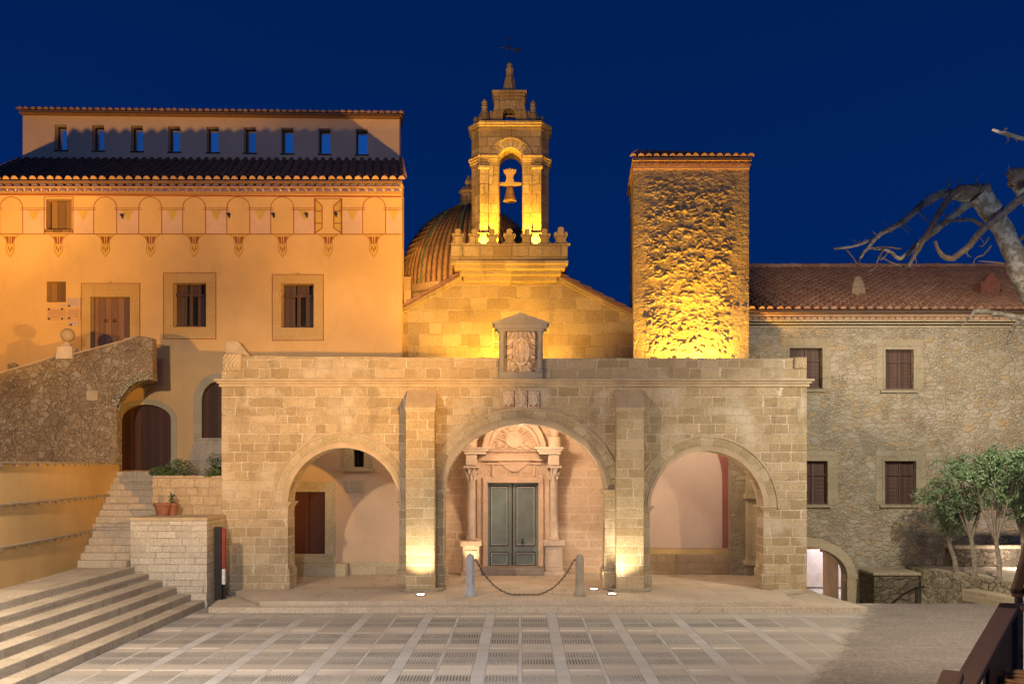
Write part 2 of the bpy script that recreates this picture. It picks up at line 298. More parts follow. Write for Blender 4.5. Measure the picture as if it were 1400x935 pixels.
def plaza_mat():
    k = NT('patterned plaza paving', .8, .25); P, x, y, z = k.pos()
    wob = k.math('MULTIPLY', k.math('SUBTRACT', k.noise(P, .8, 2), .5), .05)
    X = k.math('ADD', x, wob); Y = k.math('ADD', y, wob)
    per = 1.49
    cx = k.math('ADD', k.math('DIVIDE', X, per), 10.03); fx = k.math('FRACT', cx); ix = k.math('FLOOR', cx)
    py_ = 2.0; ph = k.math('ADD', k.math('DIVIDE', Y, py_), 10.42); fy = k.math('FRACT', ph); iy = k.math('FLOOR', ph)
    def band(f, a, b): return k.math('MULTIPLY', k.math('GREATER_THAN', f, a), k.math('LESS_THAN', f, b))
    thin = k.math('LESS_THAN', fx, .045)
    wide = band(fx, .45, .61)
    strip = k.math('MAXIMUM', thin, wide)
    inband = band(fy, .04, .66)
    # slots: short dark grooves in two rows per band
    fs = k.math('FRACT', k.math('DIVIDE', X, .056))
    fr = k.math('FRACT', k.math('ADD', k.math('MULTIPLY', k.math('SUBTRACT', fy, .04), 1/.31), 0.0))
    slot = k.math('MULTIPLY', band(fs, .28, .74), band(fr, .16, .84))
    cell = k.white(k.xyz(ix, k.math('FLOOR', k.math('MULTIPLY', fy, 3.22)), iy))
    inpanel = k.math('MULTIPLY', inband, k.math('SUBTRACT', 1.0, strip))
    wear = k.ramp(k.noise(P, .8, 4), .35, .6)
    slot = k.math('MULTIPLY', k.math('MULTIPLY', slot, inpanel), k.math('MULTIPLY', k.ramp(cell, .1, .35, .35, 1), k.ramp(wear, 0, 1, .5, 1)))
    rowst = k.white(k.xyz(k.math('FLOOR', k.math('MULTIPLY', Y, 1.6)), ix, k.math('ADD', strip, 3.0)))
    rowst2 = k.white(k.xyz(k.math('FLOOR', k.math('MULTIPLY', Y, 3.0)), k.math('FLOOR', k.math('MULTIPLY', X, .7)), 4.0))
    base = k.mix(rowst, (.30, .29, .27), (.39, .375, .345))
    st = k.mix(rowst2, (.355, .35, .34), (.42, .405, .385))
    gap = k.mix(rowst, (.30, .27, .22), (.47, .42, .36))
    col = k.mix(inband, gap, base); col = k.mix(strip, col, st)
    whl = k.math('MULTIPLY', k.math('MULTIPLY', band(fy, .80, .87), k.math('SUBTRACT', 1.0, strip)), k.ramp(cell, .3, .4))
    col = k.mix(whl, col, (.56, .52, .46))
    col = k.mix(k.math('MULTIPLY', slot, .95), col, (.07, .06, .048))
    # joints
    jy = k.math('LESS_THAN', k.math('FRACT', k.math('MULTIPLY', Y, 1.6)), .025)
    jx = k.math('MAXIMUM', band(fx, .041, .049), k.math('MAXIMUM', band(fx, .444, .454), band(fx, .606, .616)))
    jx = k.math('MAXIMUM', jx, k.math('GREATER_THAN', fx, .992))
    jo = k.math('MAXIMUM', jx, jy)
    col = k.mix(k.math('MULTIPLY', jo, .55), col, (.14, .12, .10))
    cob = k.n('TexVoronoi'); k.set(cob.inputs['Vector'], P); cob.inputs['Scale'].default_value = 19
    col = k.mix(k.math('MULTIPLY', inpanel, k.ramp(cob.outputs['Distance'], .3, .6, 0, .4)), col, (.15, .135, .11))
    fine = k.noise(P, 30, 6, .7); big = k.noise(P, .5, 5, .6)
    col = k.mix(1.0, col, k.ramp(fine, .2, .8, .78, 1.22), 'MULTIPLY')
    col = k.mix(k.ramp(big, .4, .75, 0, .7), col, (.33, .295, .25))
    # rough concrete side
    edge = k.math('SUBTRACT', 8.48, k.math('MULTIPLY', k.math('SUBTRACT', 23.0, y), .50))
    dd = k.math('SUBTRACT', k.math('ADD', x, k.math('MULTIPLY', k.noise(P, 2.2, 3), .9)), k.math('ADD', edge, .45))
    rm = k.ramp(k.math('ADD', dd, k.math('MULTIPLY', k.math('SUBTRACT', k.noise(P, 12, 4), .5), .8)), -.22, .22)
    worn = k.ramp(dd, -3.5, -.6)
    pb = k.n('TexVoronoi'); k.set(pb.inputs['Vector'], P); pb.inputs['Scale'].default_value = 26
    fs_ = k.n('SeparateColor'); k.set(fs_.inputs[0], pb.outputs['Color'])
    rc = k.mix(fs_.outputs[0], (.15, .128, .11), (.27, .235, .205))
    rc = k.mix(k.ramp(k.noise(P, 1.1, 5, .65), .4, .7, 0, .5), rc, (.15, .13, .115))
    lines = k.math('LESS_THAN', k.math('FRACT', k.math('MULTIPLY', y, .9)), .03)
    rc = k.mix(k.math('MULTIPLY', lines, .35), rc, (.36, .32, .27))
    col = k.mix(k.math('MULTIPLY', worn, .55), col, (.34, .30, .26))
    col = k.mix(rm, col, rc)
    hgt = k.math('ADD', k.math('MULTIPLY', fine, .25), k.math('MULTIPLY', k.math('SUBTRACT', 1.0, rm), k.math('MULTIPLY', k.math('ADD', slot, jo), -.8)))
    hgt = k.math('SUBTRACT', hgt, k.math('MULTIPLY', rm, k.math('MULTIPLY', pb.outputs['Distance'], .9)))
    k.bump(hgt, .6, .02)
    return k.col(col)
M['plaza'] = plaza_mat()

# ---------------------------------------------------------------- mesh builder
ORG = {}
def tag(o, label=None, cat=None, group=None, kind=None):
    if label: o['label'] = label
    if cat: o['category'] = cat
    if group: o['group'] = group
    if kind: o['kind'] = kind
    return o
def thing(name, label, cat, loc, group=None):
    o = bpy.data.objects.new(name, None); COL.objects.link(o); o.location = loc; ORG[o.name] = Vector(loc); o.empty_display_size = .2
    return tag(o, label, cat, group)
class MB:
    def __init__(s): s.v = []; s.f = []; s.r = []; s.m = []
    def add(s, vs, fs, r=None, m=0):
        b = len(s.v); s.v += [tuple(p) for p in vs]
        rr = random.random() if r is None else r
        for f in fs: s.f.append([b+i for i in f]); s.r.append(rr); s.m.append(m)
        return s
    def box(s, x0, x1, y0, y1, z0, z1, m=0):
        return s.add([(x0,y0,z0),(x1,y0,z0),(x1,y1,z0),(x0,y1,z0),(x0,y0,z1),(x1,y0,z1),(x1,y1,z1),(x0,y1,z1)],
                     [(0,3,2,1),(4,5,6,7),(0,1,5,4),(1,2,6,5),(2,3,7,6),(3,0,4,7)], m=m)
    def pbox(s, px0, px1, py0, py1, Y, d, m=0, back=0):      # box from photo pixels: front face at Y, depth d behind
        x0, z1 = at(px0, py0, Y); x1, z0 = at(px1, py1, Y)
        return s.box(x0, x1, Y, Y+d, z0, z1, m)
    def prism(s, outer, y0, y1, holes=(), axis='y', m=0):     # outline in (x,z) extruded along y; axis x: (y,z); axis z: (x,y)
        mp = {'y': lambda p, t: (p[0], t, p[1]), 'x': lambda p, t: (t, p[0], p[1]), 'z': lambda p, t: (p[0], p[1], t)}[axis]
        loops = [list(outer)]+[list(h) for h in holes]
        flatp = [p for l in loops for p in l]
        tris = tessellate_polygon([[Vector((p[0], p[1], 0)) for p in l] for l in loops])
        n = len(flatp); vs = [mp(p, y0) for p in flatp]+[mp(p, y1) for p in flatp]
        fs = [tuple(t) for t in tris]+[tuple(i+n for i in reversed(t)) for t in tris]
        b = 0
        for l in loops:
            for i in range(len(l)):
                j = (i+1) % len(l); fs.append((b+i, b+j, b+j+n, b+i+n))
            b += len(l)
        return s.add(vs, fs, m=m)
    def tube(s, pts, rad, n=8, m=0, cap=True, jit=0):
        pts = [Vector(p) for p in pts]; rings = []
        for i, p in enumerate(pts):
            d = (pts[min(i+1, len(pts)-1)]-pts[max(i-1, 0)]).normalized()
            a = Vector((0, 0, 1)) if abs(d.z) < .9 else Vector((1, 0, 0))
            e1 = d.cross(a).normalized(); e2 = d.cross(e1)
            r = rad[i] if isinstance(rad, (list, tuple)) else rad
            rings.append([p+(e1*math.cos(2*PI*k/n)+e2*math.sin(2*PI*k/n))*r*(1+random.uniform(-jit, jit)) for k in range(n)])
        vs = [q for rg in rings for q in rg]; fs = []
        for i in range(len(rings)-1):
            for k in range(n): fs.append((i*n+k, i*n+(k+1) % n, (i+1)*n+(k+1) % n, (i+1)*n+k))
        if cap: fs += [tuple(range(n)), tuple((len(rings)-1)*n+k for k in reversed(range(n)))]
        return s.add(vs, fs, m=m)
    def lathe(s, c, prof, n=20, m=0, sx=1, sy=1, rot=0):
        vs = []; fs = []
        for r, z in prof:
            for k in range(n):
                a = 2*PI*k/n+rot; vs.append((c[0]+r*sx*math.cos(a), c[1]+r*sy*math.sin(a), c[2]+z))
        for i in range(len(prof)-1):
            for k in range(n): fs.append((i*n+k, i*n+(k+1) % n, (i+1)*n+(k+1) % n, (i+1)*n+k))
        fs += [tuple(range(n)), tuple((len(prof)-1)*n+k for k in reversed(range(n)))]
        return s.add(vs, fs, m=m)
    def relief(s, x0, x1, z0, z1, y, depth, fn, nx=50, nz=60, m=0, back=.05):
        vs = []; fs = []
        for j in range(nz+1):
            for i in range(nx+1):
                u = -1+2*i/nx; v = j/nz
                h = 0 if i in (0, nx) or j in (0, nz) else fn(u, v)
                vs.append((x0+(x1-x0)*i/nx, y-depth*h, z0+(z1-z0)*j/nz))
        for j in range(nz):
            for i in range(nx): a = j*(nx+1)+i; fs.append((a, a+1, a+nx+2, a+nx+1))
        s.add(vs, fs, m=m)
        return s.box(x0, x1, y+.003, y+back, z0, z1, m)
    def build(s, name, mats, parent=None, smooth=False, bevel=0, kind=None, label=None, recalc=True):
        me = bpy.data.meshes.new(name)
        xs = [p[0] for p in s.v]; ys = [p[1] for p in s.v]; zs = [p[2] for p in s.v]
        o0 = Vector(((min(xs)+max(xs))/2, (min(ys)+max(ys))/2, min(zs)))
        me.from_pydata([(p[0]-o0.x, p[1]-o0.y, p[2]-o0.z) for p in s.v], [], s.f)
        if not isinstance(mats, (list, tuple)): mats = [mats]
        for m_ in mats: me.materials.append(M[m_])
        a = me.attributes.new('rnd', 'FLOAT', 'FACE'); a.data.foreach_set('value', s.r)
        me.polygons.foreach_set('material_index', s.m)
        if recalc:
            bm = bmesh.new(); bm.from_mesh(me); bmesh.ops.recalc_face_normals(bm, faces=bm.faces); bm.to_mesh(me); bm.free()
        if smooth:
            me.polygons.foreach_set('use_smooth', [True]*len(me.polygons))
            if smooth != 'all': me.set_sharp_from_angle(angle=R(40))
        me.update()
        ob = bpy.data.objects.new(name, me); COL.objects.link(ob)
        po = Vector((0, 0, 0))
        if parent: ob.parent = parent; po = ORG[parent.name]
        ob.location = o0-po; ORG[ob.name] = o0
        if bevel:
            b = ob.modifiers.new('bevel', 'BEVEL'); b.width = bevel; b.segments = 2; b.limit_method = 'ANGLE'; b.angle_limit = R(40)
        if kind: ob['kind'] = kind
        if label: ob['label'] = label
        return ob
def arcpts(cx, cz, rx, rz, a0, a1, n):
    return [(cx+rx*math.cos(R(a0+(a1-a0)*i/n)), cz+rz*math.sin(R(a0+(a1-a0)*i/n))) for i in range(n+1)]
def archhole(cx, hw, z0, zs, rise, n=28):
    return [(cx-hw, z0)]+list(reversed(arcpts(cx, zs, hw, rise, 0, 180, n)))+[(cx+hw, z0)]
def archring(cx, hw, zs, rise, t0, t1, n=36):       # band between two concentric arcs
    a = arcpts(cx, zs, hw+t0, rise+t0, 0, 180, n); b = arcpts(cx, zs, hw+t1, rise+t1, 180, 0, n)
    return a+b
def tiles(mb, A, B, C, D, pitch, rowl, r, lift=.03, seg=6, rows=None, jit=.01, mouth=True):
    A, B, C, D = map(Vector, (A, B, C, D))
    n = max(2, int(round((B-A).length/pitch)))
    for i in range(n+1):
        u = i/n; e = A.lerp(B, u); t = D.lerp(C, u); d = (t-e); ln = d.length; d.normalize()
        side = (B-A).normalized(); nn = side.cross(d).normalized()
        if nn.z < 0: nn = -nn
        k = max(1, int(round(ln/rowl))); off = random.uniform(-jit, jit)
        for j in range(k if rows is None else min(rows, k)):
            p0 = e+d*(ln*j/k)+side*(off+random.uniform(-jit, jit)*.6)+nn*(lift+random.uniform(0, .008)); p1 = e+d*(ln*(j+1.12)/k)+side*off+nn*.005
            r0 = r*random.uniform(.97, 1.05); r1 = r*.82
            vs = []
            for (p, rr) in ((p0, r0), (p1, r1), (p0, r0*.80)):
                for q in range(seg+1):
                    a = PI*q/seg; vs.append(p+side*(math.cos(a)*rr)+nn*(math.sin(a)*rr))
            m_ = seg+1
            fs = [(q, q+1, m_+q+1, m_+q) for q in range(seg)]+[(q, 2*m_+q, 2*m_+q+1, q+1) for q in range(seg)]
            mb.add(vs, fs)
            if j == 0 and mouth: mb.add([v+d*.03 for v in vs[2*m_:]], [tuple(range(m_))])
def roofpan(mb, A, B, C, D, th=.08):
    up = Vector((0, 0, th)); q = [Vector(p) for p in (A, B, C, D)]
    mb.add([p-up for p in q]+q, [(0, 1, 2, 3), (7, 6, 5, 4), (0, 4, 5, 1), (1, 5, 6, 2), (2, 6, 7, 3), (3, 7, 4, 0)])
def eaverow(mb, x0, x1, yf, yb, z, pitch, r, seg=5):     # row of little half-round tile ends under an eave
    n = int(round((x1-x0)/pitch))
    for i in range(n):
        c = x0+(i+.5)*(x1-x0)/n; vs = []
        rr = r*random.uniform(.93, 1.05)
        for y in (yf+random.uniform(0, .01), yb):
            for q in range(seg+1):
                a = PI*q/seg; vs.append((c+math.cos(a)*rr, y, z+math.sin(a)*rr*.8))
        m_ = seg+1
        mb.add(vs, [(q, q+1, m_+q+1, m_+q) for q in range(seg)]+[tuple(range(m_))])
def leaves(mb, c, rad, n, ln, wd, hollow=.3, droop=0):
    c = Vector(c)
    for i in range(n):
        while True:
            p = Vector((random.uniform(-1, 1), random.uniform(-1, 1), random.uniform(-1, 1)))
            if p.length < 1 and p.length > hollow: break
        q = Vector((c.x+p.x*rad[0], c.y+p.y*rad[1], c.z+p.z*rad[2]))
        if noise.noise(q*2.6) < -.12: continue
        d = Vector((random.gauss(0, 1), random.gauss(0, 1), random.gauss(0, .7)-droop)).normalized()
        s_ = d.cross(Vector((random.gauss(0, 1), random.gauss(0, 1), random.gauss(0, 1)))).normalized()
        l = ln*random.uniform(.7, 1.3); w_ = wd*random.uniform(.7, 1.3)
        mb.add([q-d*l*.5, q+s_*w_*.5, q+d*l*.5, q-s_*w_*.5], [(0, 1, 2, 3)])

# ================================================================ SETTING: ground
YF = 25.7; YB = YF-.5; YW = 29.2; YG = 29.6; YT = 28.6; YN = 29.0; YR = 27.4; ZP = -.27; YA = 40.0
g = MB(); g.add([(-300, -60, -1.15), (300, -60, -1.15), (300, 600, -1.15), (-300, 600, -1.15)], [(0, 1, 2, 3)])
g.build('ground', 'soil', kind='structure')
g = MB(); g.box(-60, 60, -40, 24.9, -1.1, ZP); g.build('plaza', 'plaza', kind='structure')
# terrace platform under the portico: two low steps
g = MB()
xl = ax(285, 23.3)
g.prism([(xl, 23.3), (8.59, 23.3), (8.2, 25.8), (8.2, YG+.1), (-8.0, YG+.1), (-8.05, 25.5)], ZP-.5, -.13, axis='z')
g.build('lower_step', 'terrace', kind='structure', bevel=.015)
g = MB()
g.prism([(ax(355, 23.46), 23.46), (6.77, 23.46), (7.05, 25.3), (7.8, 25.75), (7.8, YG+.2), (-8.1, YG+.2), (-8.1, 25.6), (-7.6, 25.2)], -.128, 0, axis='z')
g.build('terrace_floor', 'terrace', kind='structure', bevel=.015)

# ================================================================ PORTICO
port = thing('portico', 'golden ashlar stone portico with three round arches and two buttresses in front of the church', 'portico', (0, YF, 0))
X0, X1 = ax(303, YF), ax(1103, YF)
zc = az(528, YF); ztop = az(489, YF)
ARCH = [(-4.84, 1.52, 2.32, 1.54), (.1, 2.2, 2.66, 1.86), (5.08, 1.55, 2.2, 1.57)]
TH = .75
g = MB()
out = [(X0, 0), (X0, zc), (X1, zc), (X1, 0)]
pts = [(X0, -.15), (X0, zc), (X1, zc), (X1, -.15)]
for c, hw, zs, rise in reversed(ARCH): pts += list(reversed(archhole(c, hw, -.15, zs, rise)))
g.prism(pts, YF, YF+TH)
front = g.build('wall', 'ashlar', port)
g = MB(); g.box(X0+.003, X0+.5, YF+TH, YW-.02, -.15, zc-.02); g.box(X0+.004, X0+.4, YF+.385, YW-.02, zc-.019, az(489, YF)); g.build('side_wall', 'ashlar_dim', port)
g = MB(); g.box(X1-.55, X1-.003, YF+TH, YN-.02, -.15, zc-.02)
g.build('side_wall', 'ashlar_dim', port)
g = MB(); g.box(X0+.02, X1-.02, YF+TH-.1, YG-.05, zc-.55, zc-.25); g.build('roof_slab', 'grey_plaster', port)
g = MB()   # cornice: three stepped mouldings
for dz0, dz1, pr in ((-.02, .07, .06), (.07, .13, .11), (.13, .19, .17)):
    g.box(X0-pr, X1+pr, YF-pr, YF+.3, zc+dz0, zc+dz1)
g.build('cornice', 'smooth', port, bevel=.012)
g = MB(); zt0 = zc+.19
tp = [(X0, zt0), (X0, az(485, YF))]+[(X0+(X1-X0)*i/24, az(486+3.5*math.sin(PI*min(1, i/15)/2), YF)+random.uniform(-.012, .012)) for i in range(1, 24)]+[(X1, az(488, YF)), (X1, zt0)]
g.prism(tp, YF+.01, YF+.38)
g.build('parapet', 'ashlar', port)
g = MB(); a = at(308, 466, YF+.4); b = at(325, 487, YF+.4)
g.prism([(a[0], b[1]), (a[0], a[1]), (b[0], a[1]), (b[0]+.35, b[1])], YF+.40, YF+.78)
g.build('corner_block', 'smooth', port, bevel=.02)
def scroll(u, v):
    h = .25+.5*abs(math.sin(7*u+3*math.sin(5*v)))*(1 if (u*u+(2*v-1)**2) < 1.4 else .4); return h
for px0, px1, y0, y1 in ((304, 329, 483, 507), (1086, 1103, 488, 504)):
    g = MB(); x0, z1 = at(px0, y0, YF-.04); x1, z0 = at(px1, y1, YF-.04)
    g.relief(x0, x1, z0, z1, YF-.01, .1, scroll, 24, 24, 0, .3); g.build('corner_carving', 'smooth', port, smooth='all')
# arch mouldings, imposts, bases
for c, hw, zs, rise in ARCH:
    g = MB()
    g.prism(archring(c, hw-.004, zs, rise, 0, .09), YF-.05, YF+.1)
    g.prism(archring(c, hw, zs, rise, .09, .15), YF-.025, YF+.05)
    g.prism(archring(c, hw, zs, rise, .38, .43), YF-.03, YF+.05)
    g.build('arch_moulding', 'smooth', port, smooth=True)
    g = MB()
    n = 19 if hw > 2 else 15
    for i in range(n):       # voussoirs, slightly proud one by one
        a0 = 180*i/n+.45; a1 = 180*(i+1)/n-.45; pr = random.uniform(.005, .014)
        A_ = arcpts(c, zs, hw+.155, rise+.155, a0, a1, 4); B_ = arcpts(c, zs, hw+.375, rise+.375, a1, a0, 4)
        g.prism(A_+B_, YF-pr, YF+.03)
    g.build('voussoir_ring', 'voussoir', port, bevel=.004)
    for s_ in (-1, 1):
        g = MB()
        for z_, h_, pr in ((-.02, .05, .03), (.03, .05, .07), (.08, .04, .11)):
            xa = c+s_*(hw-pr); xb = c+s_*(hw+.34)
            g.box(min(xa, xb), max(xa, xb), YF-pr*.6-.005, YF+TH+.004, zs-.06+z_, zs-.06+z_+h_)
        g.build('impost', 'smooth', port, bevel=.01)
        g = MB(); xa = c+s_*(hw-.06); xb = c+s_*(hw+.30)
        g.box(min(xa, xb), max(xa, xb), YF-.05, YF+TH+.05, -.0, .52)
        xa = c+s_*(hw-.03); xb = c+s_*(hw+.27)
        g.box(min(xa, xb), max(xa, xb), YF-.03, YF+TH+.03, .52, .58)
        g.build('pier_base', 'ashlar', port, bevel=.02)
# buttresses
for xa, xb in ((ax(555, YB), ax(594, YB)), (ax(843, YB), ax(880, YB))):
    g = MB(); zt = az(534, YF); zl = az(558, YB)
    g.prism([(YB, 0), (YF+.02, 0), (YF+.02, zt), (YB, zl)], xa, xb, axis='x')
    bt = g.build('buttress', 'buttress', port, bevel=.012)
    g = MB(); g.prism([(YB-.03, zl-.06), (YF-.0, zl-.06), (YF-.0, zt+.03), (YB-.03, zl+.02)], xa-.025, xb+.025, axis='x'); g.build('cap', 'smooth', bt, bevel=.01)
    g = MB(); g.prism([(xa-.22, YB+.12), (xa-.06, YB-.10), (xb+.06, YB-.10), (xb+.22, YB+.12), (xb+.22, YF-.05), (xa-.22, YF-.05)], 0, .07, axis='z')
    g.build('footing', 'ashlar_dim', bt, bevel=.02)
# small triple carved plaque under the cornice
def shield(u, v, cx=0, w_=.8):
    vv = (v-.47)/.42; r_ = math.hypot((u-cx)/w_, vv)
    h = 0
    if r_ < .72: h = .75+.18*math.sin(u*30)*(1 if v > .35 else 0)+.12*noise.noise(Vector((u*8, v*12, 1)))
    elif r_ < .86: h = 1
    else: h = .25+.6*max(0, noise.noise(Vector((abs(u)*6, v*10, 3))))+.3*abs(math.sin(abs(u)*9+v*11))
    if v > .86 and abs(u) < .5: h = .6+.4*abs(math.sin(u*16))
    return h
g = MB(); px = (688, 703, 704, 721, 722, 737)
for i in range(3):
    x0, z1 = at(px[2*i], 534, YF-.05); x1, z0 = at(px[2*i+1], 557, YF-.05)
    g.relief(x0, x1, z0, z1, YF-.03, .10 if i != 1 else .14, shield, 24, 34, 0, .06)
pl = g.build('carved_plaque', 'cream', port, smooth='all')
g = MB()
for a, b in ((690, 702), (724, 735)):
    g = MB(); q = a
    while q < b:
        w_ = random.choice((.8, 1.2, 1.6)); x0, z1 = at(q, 553.2, YF-.1); x1, z0 = at(q+w_, 556.2, YF-.1); g.box(x0, x1, YF-.09, YF-.085, z0+random.choice((0, .008)), z1); q += w_+.5
    g.build('red_lettering', 'red', port)
# aedicule with royal arms on the parapet
YC = YF-.12
aed = MB()
aed.pbox(682, 742, 508, 521, YC, .5); aed.pbox(684, 740, 452, 508, YC+.16, .34)
aed.pbox(676, 748, 443, 449, YC-.10, .6); aed.pbox(680, 744, 449, 452.5, YC-.04, .5)
a = at(673, 443, YC-.1); b = at(751, 443, YC-.1); t = at(712, 429, YC-.1)
aed.prism([a, (a[0], a[1]+.04), (t[0], t[1]+.03), (b[0], b[1]+.04), b], YC-.14, YC+.5)
ae = aed.build('aedicule', 'greystone', port, bevel=.008)
g = MB(); t2 = at(712, 433.5, YC-.14); g.prism([at(686, 441.5, YC-.14), t2, at(738, 441.5, YC-.14)], YC-.165, YC-.14+.001, holes=[[at(693, 440.3, YC-.14), at(731, 440.3, YC-.14), at(712, 435.6, YC-.14)]]); g.build('pediment_moulding', 'greystone', ae)
for p in (686, 738.5):
    x = ax(p, YC); z0 = az(508, YC); z1 = az(453, YC); h = z1-z0
    g = MB(); g.lathe((x, YC+.04, z0), [(.10, 0), (.10, .05), (.075, .08), (.078, .1), (.068, h-.12), (.08, h-.1), (.08, h-.06), (.105, h-.04), (.105, h)], 16)
    g.build('column', 'greystone', ae, smooth=True)
def arms(u, v):
    uu = abs(u); h = .08+.1*noise.noise(Vector((u*5, v*7, 9)))
    r_ = math.hypot(u/.60, (v-.50)/.34)
    if r_ < .84: h = .50+(.16 if (int((u+1)*5.2) % 2) else -.10)+.18*noise.noise(Vector((u*7, v*9, 1)))-.12*(abs(v-.5) < .02)
    elif r_ < 1.0: h = .98
    elif v > .83 and uu < .46: h = .45+.55*abs(math.cos(u*10.2))*(1-(v-.83)/.3)
    elif uu > .62 and .3 < v < .85: h = .2+.75*max(0, math.sin(v*26+uu*5))**2*(1-.4*noise.noise(Vector((uu*9, v*9, 4))))
    elif v > .78: h = .2+.5*abs(math.sin(uu*9+v*13))
    if v < .24 and .12 < uu < .97: h = max(h, .95*max(0, math.cos((uu-.55)*4.4))*(.35+.65*abs(math.cos(v*19+uu*4))))
    if .24 <= v < .42 and uu > .66: h = max(h, .8*abs(math.sin(v*22)))
    return h
g = MB(); x0, z1 = at(693, 453, YC); x1, z0 = at(732, 508, YC); g.relief(x0, x1, z0, z1, YC+.15, .24, arms, 80, 110, 0, .02); g.build('coat_of_arms', 'cream', ae, smooth='all')

# ================================================================ CHURCH
ch = thing('church', 'stone church front with gable, bell gable and tiled dome behind the portico', 'church', (0, YG, 0))
xg0, xg1 = ax(548, YG), ax(868, YG)
zgL = az(432, YG); zgT = az(383, YG); xa, xb = ax(632, YG), ax(760, YG); zgR = az(438, YG)
wx0, wz1 = at(672, 447, YG); wx1, wz0 = at(700, 493, YG)
dx0, dz1 = at(667, 660, YG); dx1, dz0 = at(736, 776, YG)
g = MB(); X0i = X0+.45
g.prism([(xg0, 5.2), (xg0, zgL), (xa, zgT), (xb, zgT), (xg1, zgR), (xg1, 5.2)], YG, YG+.6, holes=[[(wx0, wz0), (wx1, wz0), (wx1, wz1), (wx0, wz1)]])
gw = g.build('gable_wall', 'church', ch)
xsp = ax(598, YG); xsp2 = ax(868, YG)
g = MB(); g.prism([(xsp, -.1), (xsp, 5.2), (xsp2, 5.2), (xsp2, -.1), (dx1, -.1), (dx1, dz1), (dx0, dz1), (dx0, -.1)], YG, YG+.6)
g.build('portal_wall', 'portal_wall', ch)
g = MB()   # blocked window of the gable
g.pbox(671.5, 700, 446.5, 495, YG+.25, .1); g.build('window_recess', 'cream', ch)
g = MB()
for y0, y1 in ((453, 466), (470, 482), (485, 494)): g.pbox(676, 698, y0, y1, YG+.19, .05)
g.build('window_grille', 'church', ch)
for (ax_, az_, bx_, bz_) in ((xg0-.05, zgL, xa, zgT), (xb, zgT, xg1+.02, zgR)):      # raking cornice with tiles on top
    g = MB()
    for t0, t1, pr in ((-.02, .06, .10), (.06, .15, .2)):
        g.prism([(ax_, az_+t0), (bx_, bz_+t0), (bx_, bz_+t1), (ax_, az_+t1)], YG-pr, YG+.62)
    g.build('raking_cornice', 'church', ch, bevel=.01)
g = MB()
for (ax_, az_, bx_, bz_) in ((xg0-.05, zgL+.17, xa, zgT+.17), (xg1+.02, zgR+.17, xb, zgT+.17)):
    tiles(g, (ax_, YG-.2, az_), (ax_, YG+8, az_), (bx_, YG+8, bz_), (bx_, YG-.2, bz_), .26, .4, .085)
    roofpan(g, (ax_, YG-.2, az_), (ax_, YG+8, az_), (bx_, YG+8, bz_), (bx_, YG-.2, bz_), .05)
g.build('roof', 'tile', ch)
# balcony of the bell gable
YBK = YG-.75
g = MB()
def pan(pxa, pxb, ya, yb, Y): 
    x0, z1 = at(pxa, ya, Y); x1, z0 = at(pxb, yb, Y); g.box(x0, x1, Y, YG+1.2, z0, z1)
pan(616, 777, 355, 361, YBK); pan(620, 773, 361.2, 368, YBK+.12); pan(628, 767, 368.2, 376, YBK+.3); pan(633, 762, 376.2, 385, YBK+.5)
bal = g.build('balcony', 'church', ch, bevel=.03)
g = MB(); g.pbox(617, 776, 333, 355, YBK+.02, .22)
for pa, pb in ((617, 622), (771, 776)):
    x0, z1 = at(pa, 333, YBK); x1, z0 = at(pb, 355, YBK); g.box(x0, x1, YBK+.25, YG+.9, z0, z1)
g.build('parapet', 'belfry', bal)
def merlon(pc, Y, th=.2, sc=1.0):
    prof = [(-11.6, 333.2), (-9, 332.5), (-6.2, 330.5), (-5.6, 327), (-7.5, 323), (-8.5, 321), (-7.5, 319), (-5, 319), (-4, 321), (-3.2, 318), (-4.2, 316), (-3, 313.5), (0, 312.5)]
    poly = [(pc+x*sc, 333.2+(y-333.2)*sc) for x, y in prof]+[(pc-x*sc, 333.2+(y-333.2)*sc) for x, y in reversed(prof[:-1])]
    g = MB(); g.prism([at(x, y, Y) for x, y in poly], Y, Y+th); return g
for pc in (648.5, 672.5, 696.5, 720.5, 744.5): merlon(pc, YBK+.03).build('merlon', 'belfry', bal)
for pc in (626, 767): merlon(pc, YBK+.03, .3, 1.12 if pc > 700 else 1).build('merlon', 'belfry', bal)
# bell gable body
YS = YG+.0; DP = 1.0
zb0 = az(345, YS); zb1 = az(172, YS)
g = MB()
ox0, ox1 = ax(682, YS), ax(714, YS); oc = (ox0+ox1)/2; ohw = (ox1-ox0)/2; oz = az(220, YS)
hole = archhole(oc, ohw, az(334, YS), oz, ohw*1.05)
g.prism([(ax(655, YS), zb0), (ax(655, YS), zb1), (ax(740, YS), zb1), (ax(740, YS), zb0)], YS, YS+DP, holes=[hole])
def plan(pa, pb, z0, z1, ex=0):      # chamfered side wings
    return [(ax(pa, YS), YS), (ax(pb, YS), YS+.35), (ax(pb, YS), YS+DP), (ax(pa, YS), YS+DP)]
g.prism(plan(655, 644, 0, 0), zb0, zb1, axis='z'); g.prism(plan(740, 750.5, 0, 0), zb0, zb1, axis='z')
bf = g.build('belfry', 'belfry', ch)
def cor(mb, pa, pb, y0, y1, pr):      # cornice following the chamfered plan
    z1 = az(y0, YS); z0 = az(y1, YS); e = pr*43
    mb.prism([(ax(pa-e*.6, YS), YS+.35), (ax(pa+11, YS), YS-pr), (ax(pb-10.5, YS), YS-pr), (ax(pb+e*.6, YS), YS+.35), (ax(pb+e*.6, YS), YS+DP+pr), (ax(pa-e*.6, YS), YS+DP+pr)], z0, z1, axis='z')
